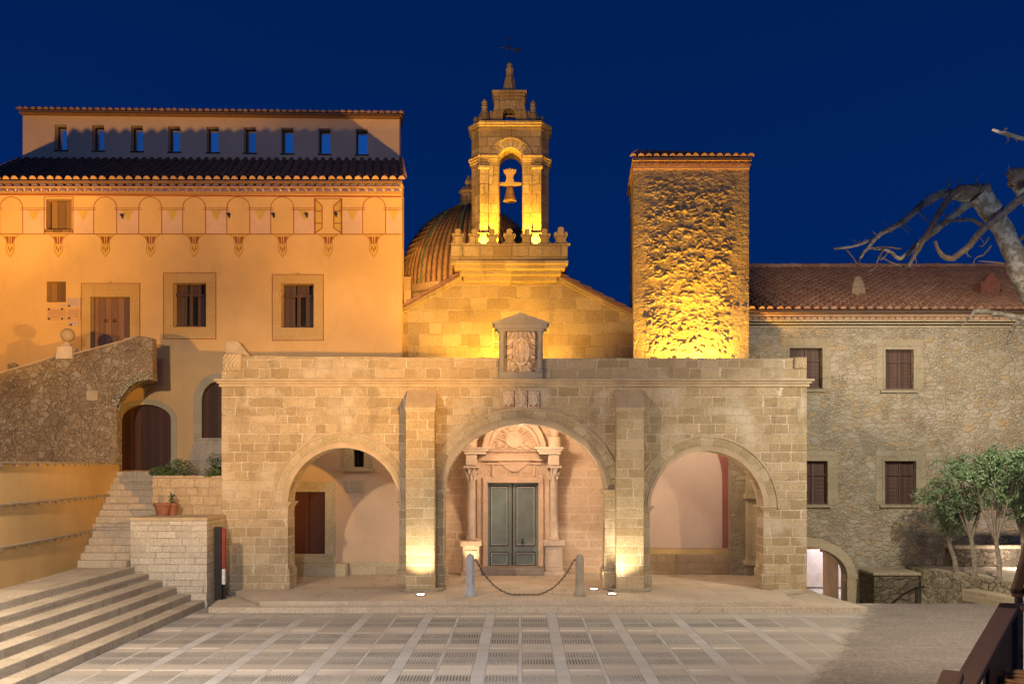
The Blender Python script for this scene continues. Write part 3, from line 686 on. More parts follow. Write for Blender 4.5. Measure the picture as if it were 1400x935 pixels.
g = MB(); cor(g, 644, 750.5, 168, 171, .18); cor(g, 644, 750.5, 171.2, 174, .13); cor(g, 644, 750.5, 174.2, 178, .06); g.build('upper_cornice', 'belfry', bf, bevel=.01)
g = MB()
for (pa, pb) in ((655, 681), (715, 740)):
    g = MB()
    for y0, y1, pr in ((213, 216, .16), (216.2, 219, .11), (219.2, 222, .06)):
        g.box(ax(pa, YS)-(.03 if pa < 700 else 0), ax(pb, YS)+(.03 if pa > 700 else 0), YS-pr, YS+.05, az(y1, YS), az(y0, YS))
        s_ = -1 if pa < 700 else 1; p0 = pa if pa < 700 else pb; p1 = 644 if pa < 700 else 750.5
        g.prism([(ax(p0, YS), YS-pr), (ax(p1, YS)+s_*pr*.6, YS+.35-pr*.3), (ax(p1, YS)+s_*pr*.6, YS+DP), (ax(p0, YS), YS+DP-.02)], az(y1, YS), az(y0, YS), axis='z')
    g.build('middle_cornice', 'belfry', bf, bevel=.008)
g = MB()
for pa, pb in ((656, 667), (729, 740)): g.pbox(pa, pb, 222.2, 333, YS-.10, .12)
for pa, pb in ((669, 681), (715, 727)): g.pbox(pa, pb, 222.2, 333, YS-.04, .06)
for pa, pb in ((654, 669), (727, 742)): g.pbox(pa, pb, 226, 230, YS-.15, .17); g.pbox(pa, pb, 318, 333, YS-.15, .17)
g.build('pilasters', 'belfry', bf, bevel=.01)
g = MB()
for i in range(11):
    a0 = 180*i/11+.8; a1 = 180*(i+1)/11-.8
    g.prism(arcpts(oc, oz, ohw+.01, ohw*1.05+.01, a0, a1, 3)+arcpts(oc, oz, ohw+.27, ohw*1.05+.25, a1, a0, 3), YS-.05-random.uniform(0, .012), YS+.02)
g.build('voussoir_ring', 'voussoir', bf, bevel=.012)
g = MB(); g.prism(archring(oc, ohw, oz, ohw*1.05, .27, .33, 20), YS-.1, YS+.02); g.build('hood_moulding', 'belfry', bf)
# upper stage
YU = YS+.15
g = MB(); c0, c1 = 687.5, 704; cc = ax((c0+c1)/2, YU); hh = ax(c1, YU)-cc
g.prism([at(671, 168.2, YU), at(675, 150, YU), at(678, 132, YU), at(716, 132, YU), at(718, 150, YU), at(722, 168.2, YU)], YU, YU+.7,
        holes=[archhole(cc, hh, az(167.2, YU), az(157, YU), hh)])
us = g.build('upper_stage', 'belfry', ch)
g = MB(); g.prism(archring(cc, hh, az(157, YU), hh, 0, .09, 16), YU-.04, YU+.02)
for pa, pb, y0, y1, pr in ((673, 720, 125.5, 128.5, .14), (675, 718, 128.7, 132, .07)):
    x0, z1 = at(pa, y0, YU); x1, z0 = at(pb, y1, YU); g.box(x0, x1, YU-pr, YU+.7+pr, z0, z1)
g.pbox(676, 682, 133, 140, YU-.05, .06); g.pbox(712, 718, 133, 140, YU-.05, .06)
g.build('cornice', 'belfry', us, bevel=.008)
g = MB(); x, z = at(696.5, 125.5, YU); k_ = YU/F
pr = [(13.5, 0), (13.5, 2), (11, 3), (5.6, 27), (4.4, 31), (5.2, 32), (5.6, 36), (5.2, 38), (3.2, 39.5), (4, 41), (3.6, 43.5), (1.5, 46), (.4, 47)]
g.lathe((x, YU+.35, z), [(a*k_, b*k_) for a, b in pr], 8, rot=PI/8); sp = g.build('spire', 'belfry', us, smooth=False)
g = MB(); zt = z+47*k_
g.tube([(x, YU+.35, zt-.05), (x, YU+.35, az(44, YU))], .014, 6)
zz = az(60, YU); g.tube([(ax(683, YU), YU+.4, az(57.5, YU)), (ax(708, YU), YU+.3, az(63, YU))], .012, 6)
xa_, za_ = at(708, 63, YU); g.prism([(xa_-.05, za_+.06), (xa_+.08, za_+.05), (xa_+.06, za_-.08), (xa_-.06, za_-.04)], YU+.29, YU+.31)
xa_, za_ = at(697.5, 59, YU); g.prism([(xa_-.07, za_+.03), (xa_+.05, za_+.04), (xa_+.07, za_-.02), (xa_-.02, za_-.05)], YU+.32, YU+.34)
xa_, za_ = at(697, 46, YU); g.box(xa_-.05, xa_+.05, YU+.34, YU+.36, za_-.012, za_+.012)
g.build('weather_vane', 'iron', ch)
for pc, ys, sc in ((661.5, 168, 1.0), (729, 168, .97)):
    x, z = at(pc, ys, YS); g = MB()
    pr = [(8.5, 0), (8.5, 12), (9.5, 12.5), (9, 14), (4, 24), (3.2, 28), (4.6, 29), (3, 31), (4.2, 35), (3, 37.5), (1, 40)]
    g.lathe((x, YS+.5, z), [(a*k_*sc*1.05, b*k_*sc) for a, b in pr], 8, rot=PI/8); g.build('pinnacle', 'belfry', us)
for pc in (649.5, 742):
    g = MB(); x, z = at(pc, 168, YS); g.lathe((x, YS+.45, z), [(a*k_, b*k_) for a, b in ((4, 0), (3.6, 6), (2, 8), (3.6, 11), (2.4, 14), (.5, 15.5))], 8); g.build('small_finial', 'belfry', us)
for pa, pb in ((670, 680), (716, 724)): g = MB(); g.pbox(pa, pb, 152, 168, YS+.3, .3); g.build('volute', 'belfry', us)
# bells: hang from the gable, things of their own
bell = thing('bell', 'large bronze bell under a crown shaped headstock in the tall opening of the bell gable', 'bell', (ax(696.5, YS), YS+.5, az(275, YS+.5)))
YL = YS+.5; kk = YL/F; x, z = at(697, 275.5, YL)
g = MB(); g.lathe((x, YL, z), [(a*kk, b*kk) for a, b in ((9, 0), (8.6, 2), (7.2, 5), (6.0, 10), (5.3, 15), (4.2, 18.5), (1.5, 20))], 24); g.build('bell_body', 'bronze', bell, smooth=True)
g = MB(); g.tube([(x, YL, z+.1), (x, YL, z-.07)], [.012, .03], 8); g.build('clapper', 'iron', bell)
hs = [(-16, 250.5), (-16, 253), (-5, 255), (5, 255), (16, 253), (16, 250.5), (6, 250), (4.5, 244), (5.5, 240), (8.5, 236), (9, 232.5), (6, 233.5), (4, 231.5), (2, 233), (0, 230.5), (-2, 233), (-4, 231.5), (-6, 233.5), (-9, 232.5), (-8.5, 236), (-5.5, 240), (-4.5, 244), (-6, 250)]
g = MB(); g.prism([at(697+a, b, YL) for a, b in hs], YL-.09, YL+.09); g.build('headstock', 'yoke', bell, bevel=.01)
g = MB(); g.tube([at(684, 262, YL)[:1]+(YL-.1, az(252, YL)), (ax(684.5, YL), YL-.1, az(325, YL))], .008, 5); g.build('rope', 'iron', bell)
b2 = thing('bell', 'small bell on a cross bar in the little top opening of the bell gable', 'bell', (cc, YU+.35, az(162, YU)))
x, z = at(696, 162, YU+.35); g = MB(); g.lathe((x, YU+.35, z), [(a*kk, b*kk) for a, b in ((2.6, 0), (2, 2), (1.5, 5), (.4, 6))], 14); g.build('bell_body', 'bronze', b2, smooth=True)
g = MB(); g.box(cc-hh+.01, cc+hh-.01, YU+.31, YU+.39, az(155, YU), az(153, YU)); g.build('headstock', 'yoke', b2)
# dome
YD = 37.0; kd = YD/F; xd, zd = at(645, 400, YD)
g = MB(); NR = 76; rx, rz = 97*kd, 116*kd
g.lathe((xd, YD, zd-.0), [(rx*max(0, math.cos(R(a)))**1.12, rz*math.sin(R(a))) for a in range(-8, 90, 6)]+[(.05, rz)], NR)
dm = g.build('dome', 'tile_pan', ch, smooth='all')
g = MB()
for i in range(NR):
    th = 2*PI*i/NR+.03
    if math.sin(th) > .35: continue
    dx, dy = math.cos(th), math.sin(th); tx, ty = -dy, dx; prev = None
    steps = 22
    for j in range(steps):
        a0, a1 = R(-6+92*j/steps), R(-6+92*(j+1.15)/steps)
        vs = []
        for a, w0, lf in ((a0, 1, .045), (a1, .85, .01)):
            wd_ = .085*max(.12, math.cos(a))*w0; rr = rx*max(0, math.cos(a))**1.12+lf; zz_ = rz*math.sin(a)+lf*math.sin(a)
            for q in range(5):
                b = PI*q/4; off = math.cos(b)*wd_; up = math.sin(b)*wd_*.8
                r2 = rr+up*math.cos(a)*1.0
                vs.append((xd+dx*r2+tx*off, YD+dy*r2+ty*off, zd+zz_+up*math.sin(a)))
        g.add(vs, [(q, q+1, 6+q, 5+q) for q in range(4)])
g.build('dome_tiles', 'tile_dome', dm)
g = MB()
for th in (R(232), R(262), R(180+12)):
    pts = []
    for a in range(-5, 86, 7): pts.append((xd+math.cos(th)*(rx*math.cos(R(a))**1.12+.06), YD+math.sin(th)*(rx*math.cos(R(a))**1.12+.06), zd+(rz+.06)*math.sin(R(a))))
    g.tube(pts, .05, 6)
g.build('dome_rib', 'glazed', dm)
g = MB(); g.lathe((xd-4*kd, YD, zd+rz-.1), [(.45, 0), (.5, .15), (.34, .2), (.34, .65), (.42, .7), (.3, .85), (.12, .95), (.17, 1.1), (.04, 1.35)], 8); g.build('lantern', 'belfry', dm)
g = MB(); g.lathe((xd, YD, 6), [(rx*1.05, 0), (rx*1.05, zd-6-.4), (rx*1.1, zd-6-.35), (rx*1.1, zd-6-.1), (rx*.98, zd-6)], 16); g.build('drum', 'church', dm)
g = MB(); x0, z1 = at(555, 384, 35.0); x1, z0 = at(565, 430, 35.0); g.box(x0, x1, 34.2, 34.5, z0-1, z1); g.build('chimney_post', 'church', ch)
# ---------- portal
YP = YG-.03
po = MB()
# jambs and lintel round the door, eared frame
po.pbox(660, 666.5, 659.9, 776, YG-.10, .12); po.pbox(736.5, 743, 659.9, 776, YG-.10, .12); po.pbox(660, 743, 652, 659.8, YG-.10, .12)
po.pbox(652, 657, 622, 776, YG-.06, .08); po.pbox(746, 751, 622, 776, YG-.06, .08)
po.pbox(664, 740, 632, 635, YG-.07, .08)
po.pbox(672, 675, 635.2, 651, YG-.07, .08); po.pbox(729, 732, 635.2, 651, YG-.07, .08)
po.pbox(640, 764, 622, 630, YG-.12, .14)
pt = po.build('portal', 'portal', ch, bevel=.008)
g = MB()
x0, z1 = at(667, 577, YG-.1); x1, z0 = at(739, 618, YG-.1)
def tymp(u, v):
    if v < .08: return .3
    r_ = math.hypot(u, (v-.05)/.95)
    if r_ > 1: return 0.02
    if r_ > .86: return 1
    c_ = math.hypot(u/.34, (v-.42)/.28)
    if c_ < .75: return .75+.1*noise.noise(Vector((u*9, v*9, 0)))
    if c_ < 1: return 1.0
    return .25+.5*abs(math.sin(9*abs(u)+6*math.sin(6*v)))+.3*noise.noise(Vector((abs(u)*7, v*9, 5)))
g.relief(x0, x1, z0, z1, YG-.04, .2, tymp, 80, 60, 0, .03); g.build('tympanum', 'portal', pt, smooth='all')
g = MB(); tx, tz0 = at(703, 617, YG-.2)
for t0, t1, d in ((0, .09, .30), (.09, .17, .36)): g.prism(archring(tx, 36*YG/F, tz0, 42*YG/F, t0, t1, 30), YG-d, YG-.02)
g.build('curved_pediment', 'portal', pt, smooth=True)
g = MB(); x0, z1 = at(680, 620, YG); x1, z0 = at(726, 645, YG)
def drop(u, v):
    w_ = .95 if v > .6 else .95*max(0, (v/.6))**.6
    return 0 if abs(u) > w_ else (.9 if abs(u) > w_-.12 or v > .9 else .5)
g.relief(x0, x1, z0, z1, YG-.015, .07, drop, 50, 40, 0, .01); g.build('hanging_scroll', 'portal', pt, smooth='all')
YCo = YG-.62
for s_, pc in ((-1, 644), (1, 757.5)):
    xc = ax(pc, YCo); 
    g = MB()   # entablature block above the column
    for pa, pb, y0, y1, d in ((631, 670, 611, 614, .30), (633, 668, 614.2, 617, .24), (635, 665, 617.2, 621, .16), (637, 652, 621.2, 636, .02)):
        if s_ > 0: pa, pb = 2*700.7-pb, 2*700.7-pa
        x0, z1 = at(pa, y0, YCo); x1, z0 = at(pb, y1, YCo); g.box(x0, x1, YCo-.05-d*.4, YG-.02, z0, z1)
    g.build('entablature', 'cream', pt, bevel=.01)
    k2 = YCo/F; zb = az(738.5, YCo); hs_ = 101.5-18
    g = MB(); H = (738.5-655)*k2
    g.lathe((xc, YCo+.2, zb), [(.17, 0), (.17, .05), (.15, .07), (.16, .1), (.135, .13), (.135, H*.35), (.118, H-.02), (.13, H)], 20)
    g.build('column_shaft', 'cream', pt, smooth=True)
    g = MB(); zc_ = zb+H; hc = 18*k2
    g.lathe((xc, YCo+.2, zc_), [(.12, 0), (.14, hc*.3), (.15, hc*.6), (.2, hc*.86)], 16)
    for ring, (rr, z0_, z1_) in enumerate(((.16, 0, .5), (.18, .3, .85))):
        for q in range(8):
            a = 2*PI*(q+.5*ring)/8; ca, sa = math.cos(a), math.sin(a)
            pts = [(xc+ca*(rr-.03), YCo+.2+sa*(rr-.03), zc_+hc*z0_), (xc+ca*(rr+.005), YCo+.2+sa*(rr+.005), zc_+hc*(z0_+z1_)/2), (xc+ca*(rr+.05), YCo+.2+sa*(rr+.05), zc_+hc*z1_), (xc+ca*(rr+.06), YCo+.2+sa*(rr+.06), zc_+hc*(z1_-.08))]
            g.tube(pts, [.045, .04, .03, .015], 6)
    g.box(xc-.23, xc+.23, YCo-.03, YCo+.43, zc_+hc*.86, zc_+hc)
    g.build('capital', 'cream', pt, smooth=True)
    g = MB(); w_ = .26
    g.box(xc-w_, xc+w_, YCo-.06, YG-.02, 0.14, az(746, YCo)); g.box(xc-w_-.07, xc+w_+.07, YCo-.13, YG-.02, az(745.8, YCo), az(739, YCo))
    g.box(xc-w_-.06, xc+w_+.06, YCo-.12, YG-.02, 0, .13)
    g.box(xc-w_+.05, xc+w_-.05, YCo-.075, YCo-.05, .24, az(752, YCo))
    g.build('pedestal', 'cream' if s_ > 0 else 'portal', pt, bevel=.012)
    g = MB(); xo = xc+s_*.03; zo = az(610.8, YG-.4)
    g.lathe((xo, YG-.4, zo), [(.2, 0), (.2, .3), (.12, .33), (.14, .45), (.17, .5), (.14, .6), (.05, .66)], 12); g.build('urn_finial', 'portal', pt, smooth=True)
# church door
dr = MB(); dr.pbox(667.2, 735.8, 660.2, 775, YG+.12, .08)
door = dr.build('door', 'green', ch)
def beading(pa, pb, y0, y1, m, t, off):
    a = at(pa, y0, YG+.1); b = at(pb, y1, YG+.1)
    g = MB(); o_ = [(a[0], b[1]), (b[0], b[1]), (b[0], a[1]), (a[0], a[1])]; i_ = [(a[0]+t, b[1]+t), (b[0]-t, b[1]+t), (b[0]-t, a[1]-t), (a[0]+t, a[1]-t)]
    g.prism(o_, YG+.12-off, YG+.125, holes=[i_]); return g
for pa, pb in ((670, 695), (705, 732)):
    for y0, y1 in ((664, 746), (754, 773)):
        beading(pa, pb, y0, y1, 0, .028, .02).build('beading', 'doordark', door)
        beading(pa+1.3, pb-1.3, y0+1.3, y1-1.3, 0, .022, .032).build('beading', 'doorline', door)
g = MB(); g.pbox(699.6, 701.4, 660.5, 774.5, YG+.105, .02); g.build('meeting_stile', 'doordark', door)
g = MB(); x, z = at(714.5, 740, YG+.06); g.lathe((x, YG+.07, z-.02), [(.01, -.03), (.035, 0), (.01, .03)], 10)
g.tube([(x+.04*math.cos(a), YG+.07, z-.07+.05*math.sin(a)) for a in [R(t) for t in range(90, 451, 30)]], .011, 6); g.tube([(x, YG+.07, z), (x, YG+.06, z+.1)], .018, 6); g.build('knocker', 'iron', door)
g = MB(); g.box(ax(659, YG-.7), ax(745, YG-.7), YG-.75, YG+.1, 0.0, .22); g.build('doorstep', 'greystone', ch, bevel=.015)

# ================================================================ OCHRE HOUSE
oh = thing('ochre_house', 'ochre painted house with fake arches, tiled eaves and a set back attic storey', 'house', (-10, YW, 0))
xo0, xo1 = -17.2, ax(549.5, YW); zw1 = az(263, YW)
def rect(pa, pb, y0, y1, Y): a = at(pa, y0, Y); b = at(pb, y1, Y); return [(a[0], b[1]), (b[0], b[1]), (b[0], a[1]), (a[0], a[1])]
holes = [rect(63, 98, 272, 314, YW), rect(64, 90, 385, 413, YW), rect(237, 282, 387, 447, YW), rect(385, 429, 388, 448, YW), rect(124, 178, 406, 480, YW)]
zlo = az(643, YW)
d1c = ax(198.5, YW); d1w = 35.5*YW/F; d1s = az(575, YW); d1r = d1s; 
holes.append(archhole(d1c, 35.5*YW/F, zlo, az(573, YW), 20*YW/F, 16))
d2c = ax(297, YW); holes.append(archhole(d2c, 21*YW/F, az(601, YW), az(548, YW), 26*YW/F, 16))
g = MB(); g.prism([(xo0, 2.2), (xo0, zw1), (xo1, zw1), (xo1, 5.25), (X0+.35, 5.25), (X0+.35, 2.2)], YW, YW+.5, holes=holes)
wl = g.build('wall', 'ochre', oh)
g = MB(); g.prism([(xo1-.004, YW+.5), (ax(546.5, YA), YA), (ax(546.5, YA)-.4, YA), (xo1-.4, YW+.5)], 5, zw1, axis='z'); g.build('side_wall', 'ochre', oh)
g = MB(); g.box(xo0+.003, xo0+.4, YW+.5, YA, 2.2, zw1); g.build('side_wall', 'ochre', oh)
# inside of the porch: left bay plaster wall
lx0, lx1 = X0+.4, ax(600, YW)
h1 = rect(380, 445, 672, 757, YW); h2 = rect(484, 498, 615, 638, YW)
g = MB(); g.prism([(lx0, -.1), (lx0, 5.3), (lx1, 5.3), (lx1, -.1)], YW-.05, YW+.4, holes=[h1, h2]); g.build('porch_wall', 'pinkwall', oh)
g = MB(); g.pbox(380, 446, 671, 758, YW+.05, .06); g.build('porch_door', 'redwood', oh, label='plain red brown door inside the left arch')
g = MB(); g.prism(rect(372, 460, 658, 776, YW), YW-.075, YW-.04, holes=[rect(380, 445, 672, 757.2, YW)]); g.build('door_surround', 'dressed', oh)
g = MB(); g.prism(rect(470, 510, 602, 640, YW), YW-.085, YW-.04, holes=[h2]); g.pbox(468, 512, 640.2, 644, YW-.16, .12); fr = g.build('slit_window', 'dressed', oh)
g = MB(); g.pbox(483, 499, 614, 639, YW+.22, .05); g.build('pane', 'darkin', fr)
g = MB(); g.pbox(489, 490, 615, 638, YW+.1, .03); g.build('bar', 'iron', fr)
g = MB(); g.pbox(475, 498.5, 656.5, 672.5, YW-.09, .05, 0)
for i in range(5): g.pbox(478+random.uniform(0, 2), 496-random.uniform(0, 4), 659+i*2.5, 659.8+i*2.5, YW-.093, .002, 1)
g.build('memorial_plaque', ['dressed', 'greystone'], oh, label='square inscribed stone plaque in the left bay')
g = MB(); g.box(lx0, ax(477, YW), YW-.55, YW-.06, 0, .38); g.box(lx0, ax(460, YW), YW-.38, YW-.06, .38, .55); g.box(ax(478, YW), lx1, YW-.12, YW-.06, 0, .38)
g.build('stone_bench', 'dressed', oh, bevel=.015)
# stone frames
def framed(pa, pb, y0, y1, ia, ib, iy0, iy1, y1f=None):
    g = MB(); g.prism(rect(pa, pb, y0, y1, YW), YW-.02, YW+.02, holes=[rect(ia, ib, iy0, iy1, YW)]) 
    c = (pa+pb)/2; g.prism([at(c-3.5, y0, YW), at(c, y0-4, YW), at(c+3.5, y0, YW)], YW-.02, YW)
    f = g.build('window_surround', 'ochre_frame', oh)
    g = MB(); g.prism(rect(pa-.8, pb+.8, y0-.8, y1+.8, YW), YW-.023, YW-.005, holes=[rect(pa, pb, y0, y1, YW)]); g.build('painted_outline', 'paint_red', f)
    return f
def casement(pa, pb, y0, y1, ymid, wm='shutter'):
    c = (pa+pb)/2+2; g = MB(); Y = YW+.27
    g.pbox(pa-1, pb+1, y0-1, y0+2, Y, .08); g.pbox(pa-1, pb+1, y1-2, y1+1, Y, .08); g.pbox(pa-1, pa+8, y0, y1, Y+.02, .05); g.pbox(pb-3, pb+1, y0, y1, Y, .08)
    g.pbox(c-2.5, c+2, y0, y1, Y-.03, .08); g.pbox(pa, pb, ymid-2, ymid+1.5, Y-.05, .1)
    g.pbox(pa+8, c-5.5, ymid+2, y1-2, Y+.03, .03); g.pbox(c+9, pb-3, ymid+2, y1-2, Y+.03, .03); g.pbox(pa+6, c-4, y0+2, ymid-2, Y+.03, .03); g.pbox(c+3, pb-6, y0+2, ymid-2, Y+.03, .03)
    f = g.build('window_casement', wm, oh)
    g = MB(); g.pbox(pa-1, pb+1, y0-1, y1+1, Y+.1, .03); g.build('pane', 'darkin', f)
framed(224.5, 295, 374, 463, 237, 282, 387, 447); casement(237, 282, 387, 447, 404)
framed(373, 442, 376, 465, 385, 429, 388, 448); casement(385, 429, 388, 448, 405)
framed(112, 191, 388, 482, 124, 178, 406, 480)
g = MB(); g.pbox(130, 179, 405, 481, YW+.22, .07); dd_ = g.build('upper_door', 'dooroak', oh, label='weathered plank door at the top of the ramp')
g = MB()
for p in (141, 153): g.tube([(ax(p, YW)+.045*math.cos(R(t)), YW+.2, az(437, YW)+.045*math.sin(R(t))) for t in range(0, 361, 45)], .012, 5)
g.build('handle', 'iron', dd_)
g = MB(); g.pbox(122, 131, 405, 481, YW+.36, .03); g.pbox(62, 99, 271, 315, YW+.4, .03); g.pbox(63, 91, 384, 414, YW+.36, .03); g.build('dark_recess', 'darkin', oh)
g = MB(); g.pbox(71, 98.5, 275, 313, YW+.26, .06); g.pbox(71, 98.5, 272, 275, YW+.2, .1); g.pbox(61, 99, 314, 318, YW-.03, .3); g.build('boarded_window', 'boards', oh)
g = MB(); g.pbox(70, 91, 386, 412.5, YW+.24, .06); g.build('boarded_window', 'boards', oh)
# lower doors
ar = MB(); ar.prism(archring(d1c, 35.5*YW/F, az(573, YW), 20*YW/F, 0, .17, 24), YW-.02, YW+.02)
for s_ in (-1, 1):
    xx = d1c+s_*(35.5*YW/F); ar.box(min(xx, xx+s_*.17), max(xx, xx+s_*.17), YW-.02, YW+.02, zlo, az(573, YW))
ar.build('door_surround', 'dressed', oh)
ar = MB(); ar.prism(archring(d2c, 21*YW/F, az(548, YW), 26*YW/F, 0, .26, 24), YW-.02, YW+.02)
xx = d2c-21*YW/F; ar.box(xx-.26, xx, YW-.02, YW+.02, az(601, YW), az(548, YW)); ar.build('door_surround', 'dressed', oh)
g = MB(); g.box(d1c-.85, d1c+.85, YW+.2, YW+.28, zlo-.05, az(550, YW)); g.build('lower_door', 'brownwood', oh, label='wide dark plank door under the half arch')
g = MB(); g.box(d2c-.52, d2c+.52, YW+.2, YW+.28, az(602, YW), az(518, YW)); g.build('side_door', 'brownwood', oh, label='arched dark plank door beside the portico')
# outline of the lower wall zone in cast shadow; nothing is drawn from it
low = [at(208, 643, YW), at(208, 461, YW), at(237, 470.5, YW), at(262, 478, YW), at(303, 493, YW), at(330, 500, YW), at(330, 643, YW)]
# painted decoration
g = MB()
def st(pa, ya, pb, yb, t=.6, m=0, off=.006):
    a = Vector(at(pa, ya, YW)); b = Vector(at(pb, yb, YW)); d = (b-a).normalized(); n_ = Vector((-d.y, d.x))*t*YW/F
    g.add([(q.x, YW-off, q.y) for q in (a-n_, b-n_, b+n_, a+n_)], [(0, 1, 2, 3)], m=m)
def poly(pts, m, off=.003): g.add([(at(a, b, YW)[0], YW-off, at(a, b, YW)[1]) for a, b in pts], [tuple(range(len(pts)))], m=m)
st(-20, 266, 549, 269, 1.1); st(-20, 320, 549, 320.5, .55)
arcs = [15.5, 144, 205.5, 265.5, 326, 386, 511.5]
for i, c in enumerate(arcs):
    r_ = 15.7
    st(c-r_, 320, c-r_, 285, .5, off=.007); st(c+r_, 320, c+r_, 285, .5, off=.007); prev = None
    for k in range(13):
        a = R(180*k/12); q = (c+r_*math.cos(a), 285-r_*math.sin(a))
        if prev: st(prev[0], prev[1], q[0], q[1], .5, off=.0075)
        prev = q
segs = [(-2, 31-31), (31.5, 61), (100, 128), (160, 190), (221.5, 250), (281.5, 310), (342, 370), (402, 430), (467.5, 496), (527.5, 549)]
for a, b in segs:
    if b <= a: continue
    poly([(a+.5, 287), (b-.5, 287), (b-.5, 319.5), (a+.5, 319.5)], 1)
    st(a-3.5, 284.8, min(b+3.5, 549), 284.8, .35, off=.009); st(a-3.5, 287, min(b+3.5, 549), 287, .35, off=.009)
    c = (a+b)/2
    poly([(c-9, 287.6), (c+9, 287.6), (c+6, 290), (c+3.5, 296), (c+1.5, 300.5), (c, 301.5), (c-1.5, 300.5), (c-3.5, 296), (c-6, 290)], 2, .0055)
for c in [14, 80, 144.5, 206, 265.5, 326.5, 386.5, 449, 511]:
    poly([(c-13, 321), (c+13, 321), (c+9, 323.5), (c+5.5, 329), (c+5, 335), (c+6, 341), (c+4.5, 346), (c, 351.5), (c-4.5, 346), (c-6, 341), (c-5, 335), (c-5.5, 329), (c-9, 323.5)], 2, .0035)
    poly([(c-7.5, 323.8), (c-2.2, 323.8), (c-2, 333.5), (c-4, 333), (c-5, 328)], 0, .006); poly([(c+7.5, 323.8), (c+2.2, 323.8), (c+2, 333.5), (c+4, 333), (c+5, 328)], 0, .006)
    st(c, 323.8, c, 334, .8, off=.006)
    for dx_, y0 in ((-2.4, 337), (2.4, 337), (0, 340)): st(c+dx_, y0, c+dx_, y0+4.5, .7, off=.006)
    o_ = [(c-13, 321), (c-9, 323.5), (c-5.5, 329), (c-5, 335), (c-6, 341), (c-4.5, 346), (c, 351.5), (c+4.5, 346), (c+6, 341), (c+5, 335), (c+5.5, 329), (c+9, 323.5), (c+13, 321)]
    for p, q in zip(o_, o_[1:]): st(p[0], p[1], q[0], q[1], .25, off=.008)
# painted false window
for s_, e in ((430.5, 440.5), (467, 456.5)):
    poly([(s_, 272.5), (e, 281), (e, 312), (s_, 319)], 2, .0035)
    st(s_, 271, s_, 320, 1.0, off=.008); st(e, 281, e, 312, .7, off=.008); st(s_, 272.5, e, 281.5, .7, off=.009); st(s_, 319, e, 312, .7, off=.009); st(s_, 289, e, 289, .7, off=.0095); st(s_, 305.5, e, 305.5, .7, off=.0095)
st(430, 272, 467, 272, .5, off=.010)
for p0, p1, p2, p3 in ((60.5, 100, 269, 320),): st(p0, p2, p1, p2, .5, off=.0085); st(p0, p2, p0, p3, .5, off=.0085); st(p1, p2, p1, p3, .5, off=.0085)
g.build('painted_decoration', ['paint_red', 'paint_pink', 'paint_yel'], oh, recalc=False)
# eaves
YE = 28.75; zE = az(247, YE)
g = MB(); g.box(xo0-.05, xo1+.03, YE+.12, YW+.3, az(249.5, YE+.12), az(247, YE+.12)); g.box(xo0, xo1+.02, YE+.22, YW+.3, az(256.5, YE+.2), az(254.8, YE+.2)); g.box(xo0, xo1+.015, YE+.33, YW+.3, az(264, YE+.33), az(262, YE+.33))
g.build('eave_bands', 'tile_eave', oh)
g = MB(); g.box(xo0, xo1+.01, YE+.36, YW+.3, az(262, YE+.36), az(249.6, YE+.36)); g.build('eave_fill', 'attic', oh)
g = MB(); eaverow(g, xo0, xo1, YE+.26, YW, az(261.3, YE+.26), .265, .10); eaverow(g, xo0, xo1, YE+.16, YW, az(254.3, YE+.16), .265, .10); g.build('glazed_eave_tiles', 'tile_blue', oh)
zat = az(217, YA); rA = (xo0+.4, YE, zE); rB = (xo1+.06, YE, zE); rC = (ax(548, YA+.2), YA+.2, zat); rD = (ax(26, YA), YA+.2, zat+.02)
g = MB(); tiles(g, rA, rB, rC, rD, .268, .42, .105, rows=1, jit=.015); g.build('eave_tiles', 'tile_eave', oh)
g = MB(); tiles(g, Vector(rA)+Vector((0, .42, .16)), Vector(rB)+Vector((0, .42, .16)), rC, rD, .268, .42, .10, jit=.015, mouth=False); roofpan(g, rA, rB, rC, rD, .06); g.build('lower_roof', 'tile_dark', oh)
# attic storey
at0, at1 = ax(31, YA), ax(546, YA); T0, T1 = az(158, YA), az(163.5, YA); zlow = az(225, YA)
hs = []
cs = [83, 134, 187, 238, 290.5, 341.5, 392.5, 443.5, 494.5]
for i, c in enumerate(cs):
    dy = 6*i/8; hs.append(rect(c-8.2, c+8.2, 170.5+dy, 205+dy, YA))
g = MB(); g.prism([(at0, zlow), (at0, T0), (at1, T1), (at1, zlow)], YA, YA+.45, holes=hs); atw = g.build('attic_wall', 'attic', oh)
for i, c in enumerate(cs):
    dy = 6*i/8
    g = MB(); g.pbox(c-9.5, c+9.5, 205.2+dy, 206.8+dy, YA-.05, .3)
    for r_ in (rect(c-8.1, c+8.1, 170.6+dy, 204.9+dy, YA),):
        ii = [(r_[0][0]+.04, r_[0][1]+.04), (r_[1][0]-.04, r_[1][1]+.04), (r_[2][0]-.04, r_[2][1]-.04), (r_[3][0]+.04, r_[3][1]-.04)]
        g.prism(r_, YA+.32, YA+.40, holes=[ii])
    wf = g.build('attic_window', 'iron', oh)
    g = MB(); x0, z1 = at(c-8, 171+dy, YA); x1, z0 = at(c+8, 205+dy, YA); tl = random.uniform(-.03, .03)
    g.add([(x0, YA+.37, z0), (x1, YA+.37+tl, z0), (x1, YA+.37+tl, z1), (x0, YA+.37, z1)], [(0, 1, 2, 3)]); g.build('pane', 'glass', wf)
def sl(px, base): return base+5.5*(px-31)/515     # attic eave falls slightly to the right
g = MB()
